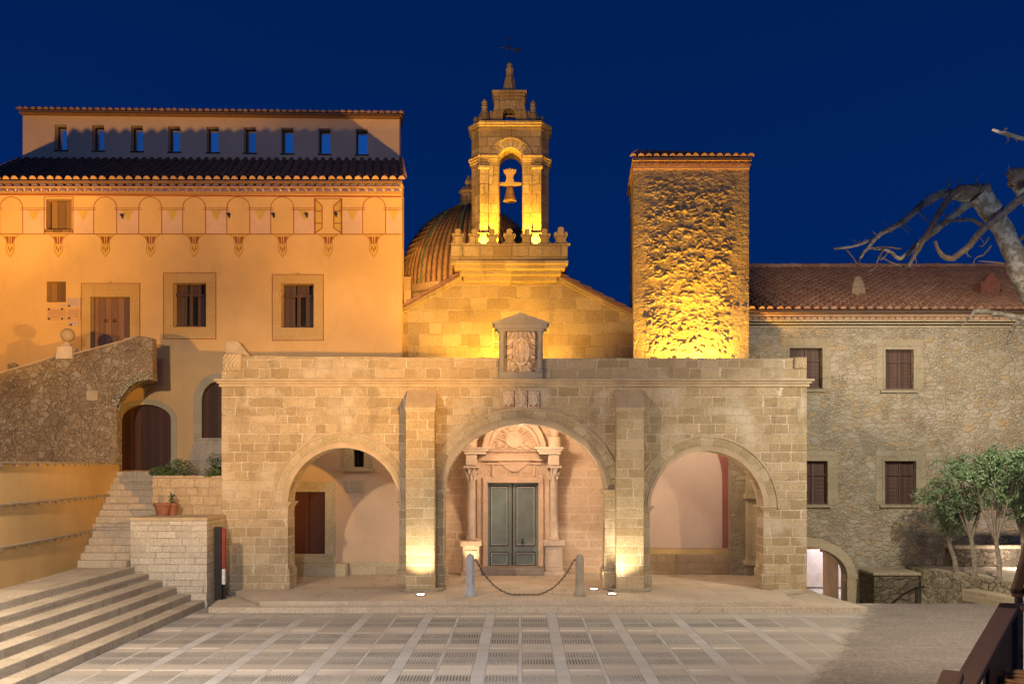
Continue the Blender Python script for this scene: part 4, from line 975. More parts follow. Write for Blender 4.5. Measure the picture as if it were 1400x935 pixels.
for y0, y1, pr in ((157.5, 155.8, .18), (152.2, 150.6, .32)):
    g.add([(ax(px, YA), Y_, az(sl(px, yy), YA)) for px in (27 if pr > .2 else 29, 549 if pr > .2 else 547) for Y_ in (YA-pr, YA+.3) for yy in (y0, y1)], [(0, 1, 5, 4), (2, 3, 7, 6), (0, 4, 6, 2), (1, 3, 7, 5), (0, 2, 3, 1), (4, 5, 7, 6)])
g.build('attic_eave_bands', 'tile_eave', oh)
g = MB(); n_ = 78
for i in range(n_):
    px = 30+(516)*(i+.5)/n_; x_, z_ = at(px, sl(px, 156), YA); s2 = .075
    g.add([(x_-s2*1.2, YA-.02, z_), (x_+s2*1.2, YA-.02, z_), (x_, YA-.28, z_), (x_-s2*1.2, YA-.02, z_+.11), (x_+s2*1.2, YA-.02, z_+.11), (x_, YA-.28, z_+.11)], [(0, 1, 2), (3, 5, 4), (0, 2, 5, 3), (1, 4, 5, 2)])
g.build('attic_dentils', 'tile_eave', oh)
eA = (ax(27, YA-.5), YA-.5, az(150.5, YA-.5)); eB = (ax(548, YA-.5), YA-.5, az(156, YA-.5)); eC = (ax(546, YA+5), YA+5, eB[2]+1.3); eD = (eA[0]+.3, YA+5, eA[2]+1.3)
g = MB(); tiles(g, eA, eB, eC, eD, .27, .42, .105, rows=1, jit=.02); g.build('attic_eave_tiles', 'tile_eave', oh)
g = MB(); tiles(g, Vector(eA)+Vector((0, .4, .1)), Vector(eB)+Vector((0, .4, .1)), eC, eD, .27, .42, .10, jit=.02, mouth=False); roofpan(g, eA, eB, eC, eD, .06); g.build('attic_roof', 'tile_dark', oh)

# signs by the upper door
def signb(name, pa, pb, y0, y1, face, label, lines, blue=False, group=None):
    t = thing(name, label, 'sign', (ax((pa+pb)/2, YW), YW, az(y1, YW)), group)
    g = MB(); g.pbox(pa, pb, y0, y1, YW-.035, .034); g.build('panel', face, t, bevel=.003)
    g = MB(); h = (y1-y0)/(lines+1.5)
    for i in range(lines):
        q = pa+1+random.uniform(0, 1)
        while q < pb-2.2:
            w_ = random.uniform(.8, 2.2); g.pbox(q, min(q+w_, pb-2), y0+(i+1)*h, y0+(i+1)*h+h*.28, YW-.038, .002); q += w_+.7
    if g.v: g.build('lettering', 'signink', t)
    if blue:
        g = MB(); g.pbox(pa+.8, pa+4, y1-3.2, y1-.8, YW-.039, .002); g.build('blue_mark', 'signblue', t)
    return t
signb('wall_sign', 92, 110, 407, 420, 'sign', 'pale information sign touching the top left of the plank door surround', 4, True)
signb('wall_sign', 92, 110, 421.5, 437, 'signstone', 'ochre information sign with a blue mark below the pale one', 5, True)
signb('wall_sign', 94.5, 107, 438.5, 446, 'sign', 'small pale sign with dark bottom line, lowest beside the plank door', 1, True)
signb('wall_sign', 83, 88.5, 415.5, 419.5, 'sign', 'tiny pale label under the little boarded window', 1)
t = signb('wall_plaque', 65.5, 88.5, 421.5, 437.5, 'signstone', 'square stone plaque with four corner studs under the little boarded window', 4)
g = MB()
for a, b in ((68, 423), (86, 423), (68, 436), (86, 436)): x, z = at(a, b, YW); g.tube([(x, YW-.06, z), (x, YW-.03, z)], .03, 8)
g.build('stud', 'iron', t)
for (px_, py_, lb) in ((168, 295, 'tiny dark vent lamp left on the painted arcade'), (314, 294, 'tiny dark vent lamp below the fifth painted arch'), (375, 294, 'tiny dark vent lamp inside the sixth painted arch'), (420, 294, 'tiny dark vent lamp left of the painted false window'), (460, 293, 'tiny dark vent lamp on the painted false shutter')):
    x, z = at(px_, py_, YW); g = MB(); g.tube([(x, YW-.09, z), (x, YW, z)], [.05, .035], 8); g.box(x-.02, x+.02, YW-.05, YW, z-.09, z-.03)
    tag(g.build('wall_spotlight', 'iron'), lb, 'spotlight', 'little spotlights on the ochre wall')

# ================================================================ RAMP, YELLOW WALL, STAIRS, BLOCK
top = [(-90, 535), (0, 511), (75, 488.5), (100, 485), (150, 472), (170, 467), (172, 463), (187, 459), (191, 459), (208, 462)]
arc = [(209, 520), (200, 519.5), (190, 521), (181, 526), (174, 533), (168, 541), (163, 549), (160, 557), (160, 660)]
rp = thing('stone_ramp', 'brown rubble stone ramp wall with a half arch climbing to the upper door', 'ramp', (-12.5, YR, 0))
g = MB(); pl_ = [at(a, b, YR) for a, b in top+arc]+[(ax(160, YR), .2), (ax(-90, YR), .2)]
# subdivided front for slight irregular relief
g.prism(pl_, YR, YR+.32); g.build('parapet_wall', 'rubble_brown', rp)
g = MB(); tl_ = [(a, b) for a, b in top]; pl2 = [(at(a, b, YR)[0], at(a, b, YR)[1]-.95) for a, b in tl_]+[at(a, b, YR) for a, b in arc[0:]]+[(ax(160, YR), .2), (ax(-90, YR), .2)]
ns = 6
for q in range(ns):                                  # the body narrows towards the house
    ya = YR+.32+(YW-.01-YR-.32)*q/ns; yb = YR+.32+(YW-.01-YR-.32)*(q+1)/ns; ym = (ya+yb)/2
    g.prism([(p_[0]*ym/YR, p_[1]) for p_ in pl2], ya, yb-.0015)
g.build('ramp_body', 'rubble_brown', rp)
g = MB()
for (a, b), (c, d) in zip(top[:6], top[1:6]):
    A_ = at(a, b, YR); B_ = at(c, d, YR); g.prism([A_, B_, (B_[0], B_[1]+.05), (A_[0], A_[1]+.05)], YR-.03, YR+.36)
A_ = at(170, 462.5, YR); B_ = at(189, 458.5, YR); g.prism([(A_[0], A_[1]-.1), (B_[0], B_[1]-.02), B_, A_], YR-.02, YR+.36)
g.build('coping', 'smooth', rp, bevel=.01)
g = MB(); ac_ = [(209, 520), (200, 519.5), (190, 521), (181, 526), (174, 533), (168, 541), (163, 549), (160, 557)]
for (a, b), (c, d) in zip(ac_, ac_[1:]):
    for q in range(3):
        t0 = q/3+.02; t1 = (q+1)/3-.02; P0 = Vector(at(a+(c-a)*t0, b+(d-b)*t0, YR)); P1 = Vector(at(a+(c-a)*t1, b+(d-b)*t1, YR)); dn = (P1-P0).normalized(); nn = Vector((dn.y, -dn.x)); 
        if nn.y < 0 and nn.x > 0: nn = -nn
        nn = Vector((-abs(nn.x), abs(nn.y))); hgt = random.uniform(.16, .22)
        g.prism([tuple(P0), tuple(P1), tuple(P1+nn*hgt), tuple(P0+nn*hgt)], YR-.025-random.uniform(0, .015), YR+.1)
g.build('arch_stones', 'rubble_pale', rp)
g = MB(); g.pbox(118, 133, 534, 547, YR-.02, .05); g.build('corbel_stone', 'smooth', rp)
nb = thing('ball_finial', 'stone ball on a stepped pedestal on the ramp wall', 'finial', (ax(88.5, YR), YR+.15, az(489, YR)))
x, z = at(89, 488.5, YR); k_ = YR/F
g = MB(); g.lathe((x, YR+.16, z-.05), [(a*k_*1.35, b*k_) for a, b in ((12, 0), (11, 8), (10.5, 15), (10.5, 17), (8, 17.5), (3.4, 22.5), (3, 24))], 4, rot=PI/4); g.build('pedestal', 'cream', nb, bevel=.008)
g = MB(); rr = 9.3*k_; g.lathe((x, YR+.16, z+22*k_), [(max(.002, rr*math.sin(R(a))), rr-rr*math.cos(R(a))) for a in range(0, 181, 12)], 24); g.build('ball', 'smooth', nb, smooth='all')
# yellow curved wall
path = [(-10.6, 8), (-10.85, 14), (-10.93, 17.5), (-10.98, 19.8), (-11.08, 21.6), (-11.2, 23), (-11.33, 24.2), (-11.47, 25.2), (-11.6, 26.2), (-11.68, 27.38)]
def smoothpath(p, n=6):
    out = []
    for i in range(len(p)-1):
        p0 = p[max(i-1, 0)]; p1 = p[i]; p2 = p[i+1]; p3 = p[min(i+2, len(p)-1)]
        for k in range(n):
            t = k/n; out.append(tuple(.5*((2*p1[j])+(-p0[j]+p2[j])*t+(2*p0[j]-5*p1[j]+4*p2[j]-p3[j])*t*t+(-p0[j]+3*p1[j]-3*p2[j]+p3[j])*t**3) for j in range(len(p1))))
    return out+[p[-1]]
sp_ = smoothpath(path)
def strip(mb, sp, off0, off1, z0, z1):
    vs = []; n = len(sp)
    for x, y in sp: vs += [(x+off0, y, z0), (x+off1, y, z0), (x+off1, y, z1), (x+off0, y, z1)]
    fs = []
    for i in range(n-1):
        for k in range(4): fs.append((i*4+k, i*4+(k+1) % 4, (i+1)*4+(k+1) % 4, (i+1)*4+k))
    fs += [(0, 1, 2, 3), tuple((n-1)*4+k for k in (3, 2, 1, 0))]; mb.add(vs, fs)
yw = thing('yellow_wall', 'curved ochre rendered retaining wall with three thin ledges beside the stairs', 'wall', (-11, 20, .6))
g = MB(); strip(g, sp_, -.6, 0, -.3, 3.42); g.build('wall_face', 'yellowwall', yw, smooth=True)
for z_ in (1.64, 2.54, 3.43):
    g = MB(); strip(g, sp_, -.01 if z_ < 3 else -.6, .07, z_, z_+.035); lg = g.build('ledge', 'ashlar_dim', yw)
    g = MB()
    for i in range(2, len(sp_)-3, 2):
        for f_ in (.2, ):
            x_, y_ = sp_[i]; g.box(x_-.01, x_+.055, y_-.05, y_+.05, z_-.065, z_-.003)
    g.build('bracket', 'smooth', lg)
# wide steps at the lower left
XS = -8.13
g = MB(); prof = [(XS, ZP-.3)]
for k in range(6): prof += [(XS-.36*k, ZP+.175*(k)), (XS-.36*k, ZP+.175*(k+1))]
prof += [(-11.5, ZP+.175*6), (-11.5, ZP-.3)]
prof = [p for i, p in enumerate(prof) if i == 0 or p != prof[i-1]]
g.prism(prof, 6, 24.19, axis='y')
st1 = g.build('wide_steps', 'steps', None, bevel=.018); tag(st1, 'six wide stone steps rising from the plaza to the landing at lower left', 'steps')
z6 = ZP+.175*6
# upper flight
g = MB(); nst = 14; run = (YR-24.0)/nst; rz_ = (3.2-z6)/nst
prof = [(24.0, z6-.4)]
for k in range(nst): prof += [(24.0+run*k, z6+rz_*k), (24.0+run*k, z6+rz_*(k+1))]
prof += [(YW-.05, 3.2), (YW-.05, z6-.4)]
prof = [p for i, p in enumerate(prof) if i == 0 or p != prof[i-1]]
g.prism(prof, -12.3, -10.07, axis='x')
st2 = g.build('stair_flight', 'steps', None, bevel=.02); tag(st2, 'narrow stone stair flight climbing to the wide dark plank door', 'stairs')
# pale block
xb0, xb1 = ax(178, 24.2), ax(283, 24.2)
bw = thing('stone_block_wall', 'pale cut stone wall block at the end of the wide steps', 'wall', ((xb0+xb1)/2, 24.9, ZP))
g = MB(); g.box(xb0, xb1, 24.2, YF-.02, -1, 1.95); g.build('block', 'whiteblock', bw, bevel=.012)
g = MB(); g.box(xb0-.01, xb1+.01, 24.19, YF-.01, 1.955, 2.04); g.build('coping', 'smooth', bw, bevel=.012)
# upper planter with little steps behind
pw = thing('raised_planter', 'rough warm stone planter wall between the stair flight and the portico', 'planter', (-9.2, YF, 2))
g = MB(); g.box(ax(208, YF), X0-.003, YF+.0, YF+.3, 1.9, az(650, YF)); g.box(-10.06, -9.85, YF+.3, 27.6, 1.9, az(650, YF)); g.build('planter_wall', 'planterwall', pw, bevel=.02)
g = MB(); g.box(-9.84, X0+.45, YF+.31, 27.7, 1.9, az(653, YF)); g.build('earth', 'soil', pw)
g = MB(); YQ = 27.7
for i in range(5):
    g.box(ax(255, YQ)+.02*i, X0+.4, YQ+.1*i, YW-.01, 2.9+.0, 3.25+.19*(i+1))
tag(g.build('side_steps', 'steps', bevel=.02), 'short stone steps up to the arched side door beside the portico', 'steps')
# pots
def pot(x, y, z, r, h, label, plant):
    t = thing('flower_pot', label, 'flower pot', (x, y, z), 'terracotta pots on the pale block')
    g = MB(); g.lathe((x, y, z), [(r*.68, 0), (r*.95, h*.78), (r*1.08, h*.78), (r*1.08, h), (r*.92, h), (r*.88, h*.85)], 20); g.build('pot', 'terracotta', t, smooth=True)
    if plant:
        g = MB(); leaves(g, (x, y, z+h+.1), (.09, .09, .22), 120, .09, .03, 0); g.build('foliage', 'leafdark', t, recalc=False)
pot(ax(222, 25.1), 25.1, 2.04, .215, .34, 'large round terracotta pot on the pale block, left of the smaller one', False)
pot(ax(235, 25.3), 25.3, 2.04, .15, .33, 'narrower shaded terracotta pot with a sprig behind the large pot', True)
# shrubs
def shrub(px, py, Y, rad, n, label, mt, ln=.12, wd=.035):
    x, z = at(px, py, Y); t = thing('shrub', label, 'shrub', (x, Y, z), 'plants above the planter wall')
    g = MB(); leaves(g, (x, Y, z+rad[2]*.6), rad, n, ln, wd, 0)
    g.build('foliage', mt, t, recalc=False)
    g = MB()
    for i in range(9):
        a = random.uniform(0, 2*PI); g.tube([(x, Y, z-.05), (x+.3*rad[0]*math.cos(a), Y+.3*rad[1]*math.sin(a), z+rad[2]*.5), (x+.8*rad[0]*math.cos(a), Y+.8*rad[1]*math.sin(a), z+rad[2]*random.uniform(.9, 1.3))], [.012, .009, .004], 4)
    g.build('stems', 'treebark', t)
shrub(222, 650, YF+.25, (.38, .25, .17), 700, 'low green trailing shrub at the left end of the planter', 'leafdark', .08, .04)
shrub(246, 650, YF+.45, (.42, .3, .30), 1300, 'bushy grey green shrub in the middle of the planter', 'leafgrey', .10, .022)
shrub(289, 650, YF+.12, (.30, .25, .20), 800, 'dark green shrub hanging over the planter wall beside the portico', 'leafdark', .09, .05)
shrub(295, 640, YF+.5, (.3, .25, .28), 600, 'grey shrub behind the dark hanging one, against the portico corner', 'leafgrey', .10, .02)
shrub(268, 650, YF+.4, (.16, .15, .2), 200, 'dry purplish little plant between the two bushy shrubs', 'darkbark', .07, .015)
shrub(18, 505, YR+.1, (.18, .15, .13), 160, 'dry tuft growing on the left end of the ramp wall', 'treebark', .08, .02)
# black information panel with red edge
ip = thing('information_panel', 'tall black panel with a red and white strip standing beside the pale block', 'panel', (ax(300, 25.2), 25.2, 0))
g = MB(); x0, z1 = at(293, 720, 24.6); x1, z0 = at(303, 810, 24.6); g.box(x0, x1, 24.6, 24.68, -.13, z1); g.build('board', 'panelblack', ip, bevel=.01)
g = MB(); x0, z1 = at(305, 722, 24.7); x1, z0 = at(309, 777, 24.7); g.box(x0, x1, 24.6, 24.7, z0, z1); g.build('red_strip', 'red', ip)
g = MB(); zz_ = az(798, 24.7); g.box(x0, x1, 24.6, 24.7, zz_, z0-.002); g.build('white_strip', 'white', ip)
g = MB(); g.box(x0-.08, x1-.02, 24.7, 24.73, -.13, z1-.05); g.build('support', 'panelblack', ip)

# ================================================================ PORTICO right bay
rb = thing('chapel_wall', 'pale plastered porch wall with a dull red painted band in the right bay', 'wall', (5.5, YG, 0))
g = MB(); g.box(ax(868, YG)+.003, X1-.5, YG-.12, YG+.3, 0, 5.3); g.build('plaster_field', 'yellowband', rb)
Yq = YG-.125
g = MB(); rx0 = ax(860, Yq); rx1 = ax(1003, Yq); zq0 = az(749, Yq)
cx_ = (rx0+rx1)/2
pf = [(rx0, zq0), (rx0, 3.4)]+[(p[0], p[1]) for p in reversed(arcpts(cx_, 2.9, rx1-cx_, 2.1, 0, 180, 20))][0:]+[(rx1, zq0)]
pf = [(rx0, zq0)]+list(reversed(arcpts(cx_, 2.9, rx1-cx_, 2.1, 0, 180, 24)))+[(rx1, zq0)]
g.prism(pf, Yq-.004, Yq+.004); g.build('red_band', 'redband', rb)
w_ = rx1-cx_-.36; pf = [(cx_-w_, zq0)]+list(reversed(arcpts(cx_, 2.9, w_, 1.74, 0, 180, 24)))+[(cx_+w_, zq0)]
g = MB(); g.prism(pf, Yq-.012, Yq-.0045); g.build('pale_panel', 'whitewall', rb)
g = MB(); g.box(ax(868, YG)+.01, X1-.52, YG-.42, YG-.13, 0, az(758, YG-.4)); g.build('stone_bench', 'planterwall', rb, bevel=.02)
g = MB(); xq = ax(1030, 28.9)
g.box(xq-.22, xq+.24, 28.75, 29.3, .45, 3.0); g.box(xq-.3, xq+.3, 28.65, 29.3, 2.35, 2.5); g.box(xq-.28, xq+.3, 28.68, 29.3, .32, .47); g.box(xq-.15, xq+.15, 28.72, 28.76, .6, 2.2)
g.prism([(xq-.22, 3.0), (xq+.3, 3.0), (xq+.3, 4.3), (xq-.05, 3.8)], 28.8, 29.3)
g.build('pilaster', 'dressed', rb, bevel=.015)
g = MB(); g.box(ax(1037, 29.1), X1-.56, 28.95, 29.0, .5, 2.9); g.build('green_door', 'green', rb, label='grey green side door, only its edge in view')

# ================================================================ RUBBLE TOWER
tw = thing('rubble_tower', 'square rubble stone tower with low tiled roof, lit yellow from its foot', 'tower', (5.1, YT, 5))
tx0, tx1 = ax(866, YT), ax(1024, YT); tz0, tz1 = 4.9, az(231, YT)
g = MB(); NX, NZ = 190, 380; vs = []; fs = []
for j in range(NZ+1):
    for i in range(NX+1):
        x = tx0+(tx1-tx0)*i/NX; z = tz0+(tz1-tz0)*j/NZ
        m_ = min(1, max(0, (x-tx0-.25)/.3), 1); mr_ = min(1, max(0, (tx1-.42-x+.12*math.sin(z*7))/.2)); mt = min(1, max(0, (tz1-z)/1.2+.25))
        a_ = max(.16, m_*mr_)*mt*(.95+.4*noise.noise(Vector((x*.9, z*.8, 3))))
        w1 = noise.noise(Vector((x*1.7, z*1.7, 4)))*.5; q3 = Vector((x*5.0+w1, z*8.6+w1*1.5+.35*noise.noise(Vector((x*5, z*5, 1))), 0))
        dd_, pp_ = noise.voronoi(q3); stone = min(1, (dd_[1]-dd_[0])*2.6); hs_ = noise.cell(pp_[0]*3.1)
        h_ = stone*(.55+.6*hs_)+.35*noise.noise(Vector((x*14, z*20, 2)))+.5*noise.noise(Vector((x*2.6, z*5, 6)))
        y = YT-.060*a_*h_
        if i in (0, NX): y = YT
        vs.append((x, y, z))
for j in range(NZ):
    for i in range(NX): a = j*(NX+1)+i; fs.append((a, a+1, a+NX+2, a+NX+1))
g.add(vs, fs); g.build('front_wall', 'rubble_tower', tw, smooth='all')
g = MB(); g.prism([(tx0, YT+.003), (tx1, YT+.003), (tx1, YT+3.5), (ax(861.5, YT+3.5), YT+3.5)], tz0, tz1-.01, axis='z'); g.build('tower_body', 'church', tw)
ty = YT-.28; g = MB()
for dz0, dz1, pr in ((-.02, .06, .06), (.19, .25, .2)): g.prism([(tx0-pr*.3, YT-pr), (tx1+pr*.15, YT-pr), (tx1+pr*.15, YT+3.6), (ax(861.5, YT+3.6)-pr*.6, YT+3.6)], tz1+dz0, tz1+dz1, axis='z')
g.build('eave_bands', 'tile_eave', tw)
g = MB(); eaverow(g, tx0-.05, tx1+.05, YT-.16, YT+.2, tz1+.07, .2, .085); g.box(tx0, tx1, YT-.06, YT+.2, tz1+.06, tz1+.19); g.build('eave_tile_row', 'tile_eave', tw)
zt = tz1+.25
zr_ = az(219, YT+2.2)
A_, B_, C_, D_ = (tx0-.04, ty, zt), (tx1+.0, ty, zt), (tx1-1.2, YT+2.2, zr_+.15), (tx0+.4, YT+2.2, zr_+.25)
g = MB(); tiles(g, A_, B_, C_, D_, .235, .4, .095, rows=1, jit=.012); g.build('eave_tiles', 'tile_eave', tw)
g = MB(); tiles(g, Vector(A_)+Vector((0, .36, .12)), Vector(B_)+Vector((0, .36, .12)), C_, D_, .235, .4, .09, mouth=False); roofpan(g, A_, B_, C_, D_); g.build('roof', 'tile_dark', tw)

# ================================================================ RIGHT WING
wg = thing('stone_wing', 'long rubble stone wing with shuttered windows and a tiled roof on the right', 'building', (13, YN, -1))
nx0, nx1 = ax(1000, YN), 22.0; nz1 = az(448, YN)
wins = [(1085, 1124, 476, 531), (1210, 1248.5, 478, 532), (1103, 1131, 630, 689), (1209, 1252, 630, 689)]
wins = [(1079, 1124, 476, 531), (1210, 1248.5, 478, 532), (1090, 1131, 630, 689), (1209, 1252, 630, 689)]
hs = [rect(a, b, c, d, YN) for a, b, c, d in wins]
acx = ax(1094, YN); ahw = 64*YN/F; azs = az(786, YN); arz = 40*YN/F
hs.append(archhole(acx, ahw, -1.1, azs, arz, 24))
g = MB(); g.prism([(nx0, -1.2), (nx0, nz1), (nx1, nz1), (nx1, -1.2)], YN, YN+.55, holes=hs); g.build('wall', 'rubble_wing', wg)
g = MB(); g.box(nx1-.5, nx1-.003, YN+.55, 38, -1.2, nz1-.02); g.build('end_wall', 'rubble_wing', wg)
for i, (a, b, c, d) in enumerate(wins):
    big = 12 if i > 0 else 10
    g = MB(); g.prism(rect(a-big, b+big+2, c-14, d+1, YN), YN-.018, YN+.02, holes=[rect(a, b, c, d, YN)])
    g.prism(rect(a-3, b+3, c-3.2, d+.5, YN), YN-.045, YN-.01, holes=[rect(a, b, c, d, YN)])
    g.pbox(a-5, b+6, d+1, d+4.5, YN-.10, .13)
    sf = g.build('window_surround', 'dressed_dim', wg, bevel=.006)
    g = MB(); Y = YN+.16; m1 = (a+b)/2; ym = c+(d-c)*.32
    g.pbox(a-1, b+1, c-1, d+1, Y+.05, .04); g.pbox(a, a+3, c, d, Y, .06); g.pbox(b-3, b, c, d, Y, .06); g.pbox(a+3.1, b-3.1, c, c+2.5, Y, .06); g.pbox(a+3.1, b-3.1, d-3, d, Y, .06)
    g.pbox(m1-1.6, m1+1.6, c+2.6, d-3.1, Y+.01, .05); g.pbox(a+3.1, b-3.1, ym-1.2, ym+1.2, Y-.01, .05)
    for q in range(7):
        for (u0, u1) in ((a+4.5, m1-3), (m1+3, b-4.5)):
            yy = ym+4+q*(d-ym-9)/6; g.pbox(u0, u1, yy, yy+(d-ym)/11, Y+.03, .03)
    g.build('shutter', 'shutter', sf)
g = MB(); g.prism(archring(acx, ahw, azs, arz, 0, .28, 24), YN-.03, YN+.02); g.box(acx+ahw, acx+ahw+.32, YN-.05, YN+.02, azs-.12, azs); g.box(acx+ahw, acx+ahw+.28, YN-.03, YN+.02, -1.1, azs-.12); g.build('archway_surround', 'dressed', wg)
# passage seen through the archway
g = MB(); g.box(nx0, nx1-6, 34.6, 34.8, -1.1, 3); g.build('passage_back', 'cream', wg)
g = MB(); g.box(13.5, 13.7, YN+.56, 34.6, -1.1, 3); g.box(nx0-.3, nx0-.01, YN+.5, 34.6, -1.1, 3); g.box(nx0, nx1-6, YN+.56, 34.6, 2.2, 2.4); g.build('passage_side', 'pinkwall', wg)
g = MB(); xx = ax(1137, 31); g.box(xx-.2, xx+.2, 30.9, 31.3, -1.1, .5); g.box(xx-.28, xx+.28, 30.82, 31.38, .5, .62); g.box(xx-.9, xx+.2, 31, 31.3, .62, 2.2); g.build('passage_pillar', 'portal', wg, bevel=.015)
# eaves and roof of the wing
g = MB(); EY = YN-.4; ez = az(424, EY)
for dz0, dz1, pr in ((0, .05, .05), (.09, .13, .12), (.17, .22, .20)): g.box(nx0, nx1, YN-pr, YN+.4, nz1+dz0, nz1+dz1)
g.box(nx0, nx1, YN-.06, YN+.4, nz1+.22, ez-.02); g.build('cornice', 'dressed', wg)
g = MB(); eaverow(g, nx0, nx1, YN-.22, YN, nz1+.23, .2, .085); g.box(nx0, nx1, YN-.2, YN+.3, az(431, YN-.2)-.03, az(431, YN-.2)+.03); g.box(nx0, nx1, YN-.3, YN+.3, az(427, YN-.2)-.03, az(427, YN-.2)+.03); g.build('eave_tile_row', 'tile_eave', wg)
rz0 = az(366, 37.5); A_, B_, C_, D_ = (nx0, EY, ez), (nx1, EY, ez), (nx1, 37.5, rz0), (nx0, 37.5, rz0-.05)
g = MB(); tiles(g, A_, B_, C_, D_, .275, .46, .092, lift=.03, jit=.02); g.build('roof_tiles', 'tile', wg)
g = MB(); roofpan(g, A_, B_, C_, D_, .08); g.build('roof_bed', 'tile_pan', wg)
g = MB(); pts = [(nx0+(nx1-nx0)*i/40, 37.5, rz0+.06+random.uniform(-.015, .015)) for i in range(41)]
for p, q in zip(pts, pts[1:]): g.tube([p, (q[0]+.04, q[1], q[2])], [.12, .10], 8)
g.build('ridge_tiles', 'tile', wg)
def slopez(Y): return ez+(rz0-ez)*(Y-EY)/(37.5-EY)
for pc, w_, lb, rnd_ in ((1173, 19, 'low rounded mortar vent', True), (1349, 26, 'brick vent with leaning clay tiles', False)):
    Yc = 31.2; x = ax(pc, Yc); z = slopez(Yc); hw = w_*Yc/F/2
    g = MB()
    if rnd_: g.lathe((x, Yc, z-.2), [(hw*1.2, 0), (hw*1.15, .35), (hw*1.0, .55), (hw*.55, .78), (hw*.1, .84)], 7)
    else:
        g.box(x-hw, x+hw, Yc-.28, Yc+.28, z-.25, z+.42); g.prism([(x-hw*.6, z+.42), (x+hw*.9, z+.42), (x+hw*.35, z+.72), (x+hw*.05, z+.68)], Yc-.22, Yc+.22)
    g.build('chimney', 'planterwall' if rnd_ else 'terracotta', wg, label=lb, bevel=.02)
# stone trough, planter bed, wall behind trees
zt_ = az(786, 27.9)
tg = thing('stone_trough', 'dark mossy stone basin against the wing wall', 'basin', (ax(1226, 27.8), 28.0, -1.1))
g = MB(); x0, x1 = ax(1195, 27.8), ax(1257, 27.8); g.box(x0, x1, 27.8, YN-.02, -1.1, zt_); g.build('basin', 'rubble_dark', tg, bevel=.03)
g = MB(); g.box(x0-.04, x1+.04, 27.75, YN-.02, zt_+.003, zt_+.09); g.build('rim', 'ashlar_dim', tg, bevel=.02)
bd = thing('tree_bed', 'raised dry stone bed with small trees in front of the wing', 'planter', (14, 26, -1))
zb_ = az(778, 27.8)
xbd = ax(1259, 27.9)
poly_ = [(xbd, YN-.02), (xbd, 27.9), (12.35, 26.2), (12.7, 24.6), (13.4, 22.6), (22, 22.0), (22, YN-.02)]
g = MB(); g.prism(poly_, -1.1, zb_, axis='z'); g.build('bed_wall', 'rubble_pale', bd)
g = MB(); pin = [(p[0]+.25 if p[0] < 20 else p[0], p[1]+(.15 if p[1] < 24 else 0)) for p in poly_]; g.prism([(p[0], min(p[1], YN-.03)) for p in pin], zb_, zb_+.02, axis='z'); g.build('earth', 'soil', bd)
g = MB(); g.prism([(12.0, 25.6), (12.35, 24.4), (13.0, 22.4), (13.5, 22.5), (12.8, 24.6), (12.45, 25.7)], -.3, .02, axis='z'); tag(g.build('stone_bench', 'ashlar_dim', bevel=.02), 'low pale stone ledge along the foot of the tree bed', 'bench')
lw = thing('low_brown_wall', 'low brown wall with a grey coping behind the small trees', 'wall', (15, 28.5, zb_))
g = MB(); g.box(ax(1306, 28.3), 21.9, 28.3, YN-.02, zb_, az(750, 28.3)); g.build('wall_face', 'rubble_dark', lw)
g = MB(); g.box(ax(1305, 28.3), 21.9, 28.25, YN-.02, az(750, 28.3)+.003, az(745, 28.3)); g.build('coping', 'ashlar_dim', lw)
# stair handrail at the plaza edge
hr = thing('stair_handrail', 'short dark metal handrail post at the edge of the plaza before the basin', 'handrail', (ax(1253, 25), 25, ZP))
x, z = at(1253, 804, 25); g = MB(); g.box(x-.035, x+.035, 24.95, 25.02, -1.0, z); g.build('post', 'iron', hr)
g = MB(); g.tube([(x+.12, 24.8, z+.07), (x, 25, z+.02), (x-.12, 25.6, z-.25), (x-.15, 26.8, z-.8)], .028, 8); g.build('rail', 'iron', hr)
g = MB()
for i in range(4): g.box(8.6, 12.4, 24.9+.35*i, 24.9+.35*(i+1), -1.12, ZP-.2*(i+1))
g.build('descending_steps', 'steps', kind='structure')

# ================================================================ POSTS AND CHAIN
YK = 24.4
for pc, mt, lb in ((643, 'postgrey', 'pale grey stone post at the left end of the hanging chain'), (792.5, 'postbrown', 'buff stone post at the right end of the hanging chain')):
    x = ax(pc, YK); g = MB(); t = thing('stone_post', lb, 'bollard', (x, YK, 0), 'stone posts holding the chain')
    g.lathe((x, YK, .0), [(.17, 0), (.17, .06), (.155, .09), (.13, .22), (.118, .26), (.118, .95), (.10, 1.03), (.05, 1.08), (.01, 1.09)], 8, rot=PI/8); g.build('shaft', mt, t, bevel=.006)
    g = MB(); s_ = 1 if pc < 700 else -1; g.tube([(x+s_*.10, YK, .93), (x+s_*.15, YK, .93)], .022, 8); g.build('eyelet', 'iron', t)
xa, xb = ax(643, YK)+.15, ax(792.5, YK)-.15
cat_ = []
n_ = 40; prev = None; pts = []
for i in range(201):
    t = i/200; u = 2*t-1; z = max(.035, .93-(1-u**4*.35-.65*abs(u)**2.2)*.93)
    pts.append(Vector((xa+(xb-xa)*t, YK, z)))
L_ = [0]
for p, q in zip(pts, pts[1:]): L_.append(L_[-1]+(q-p).length)
nl = int(L_[-1]/.062); g = MB()
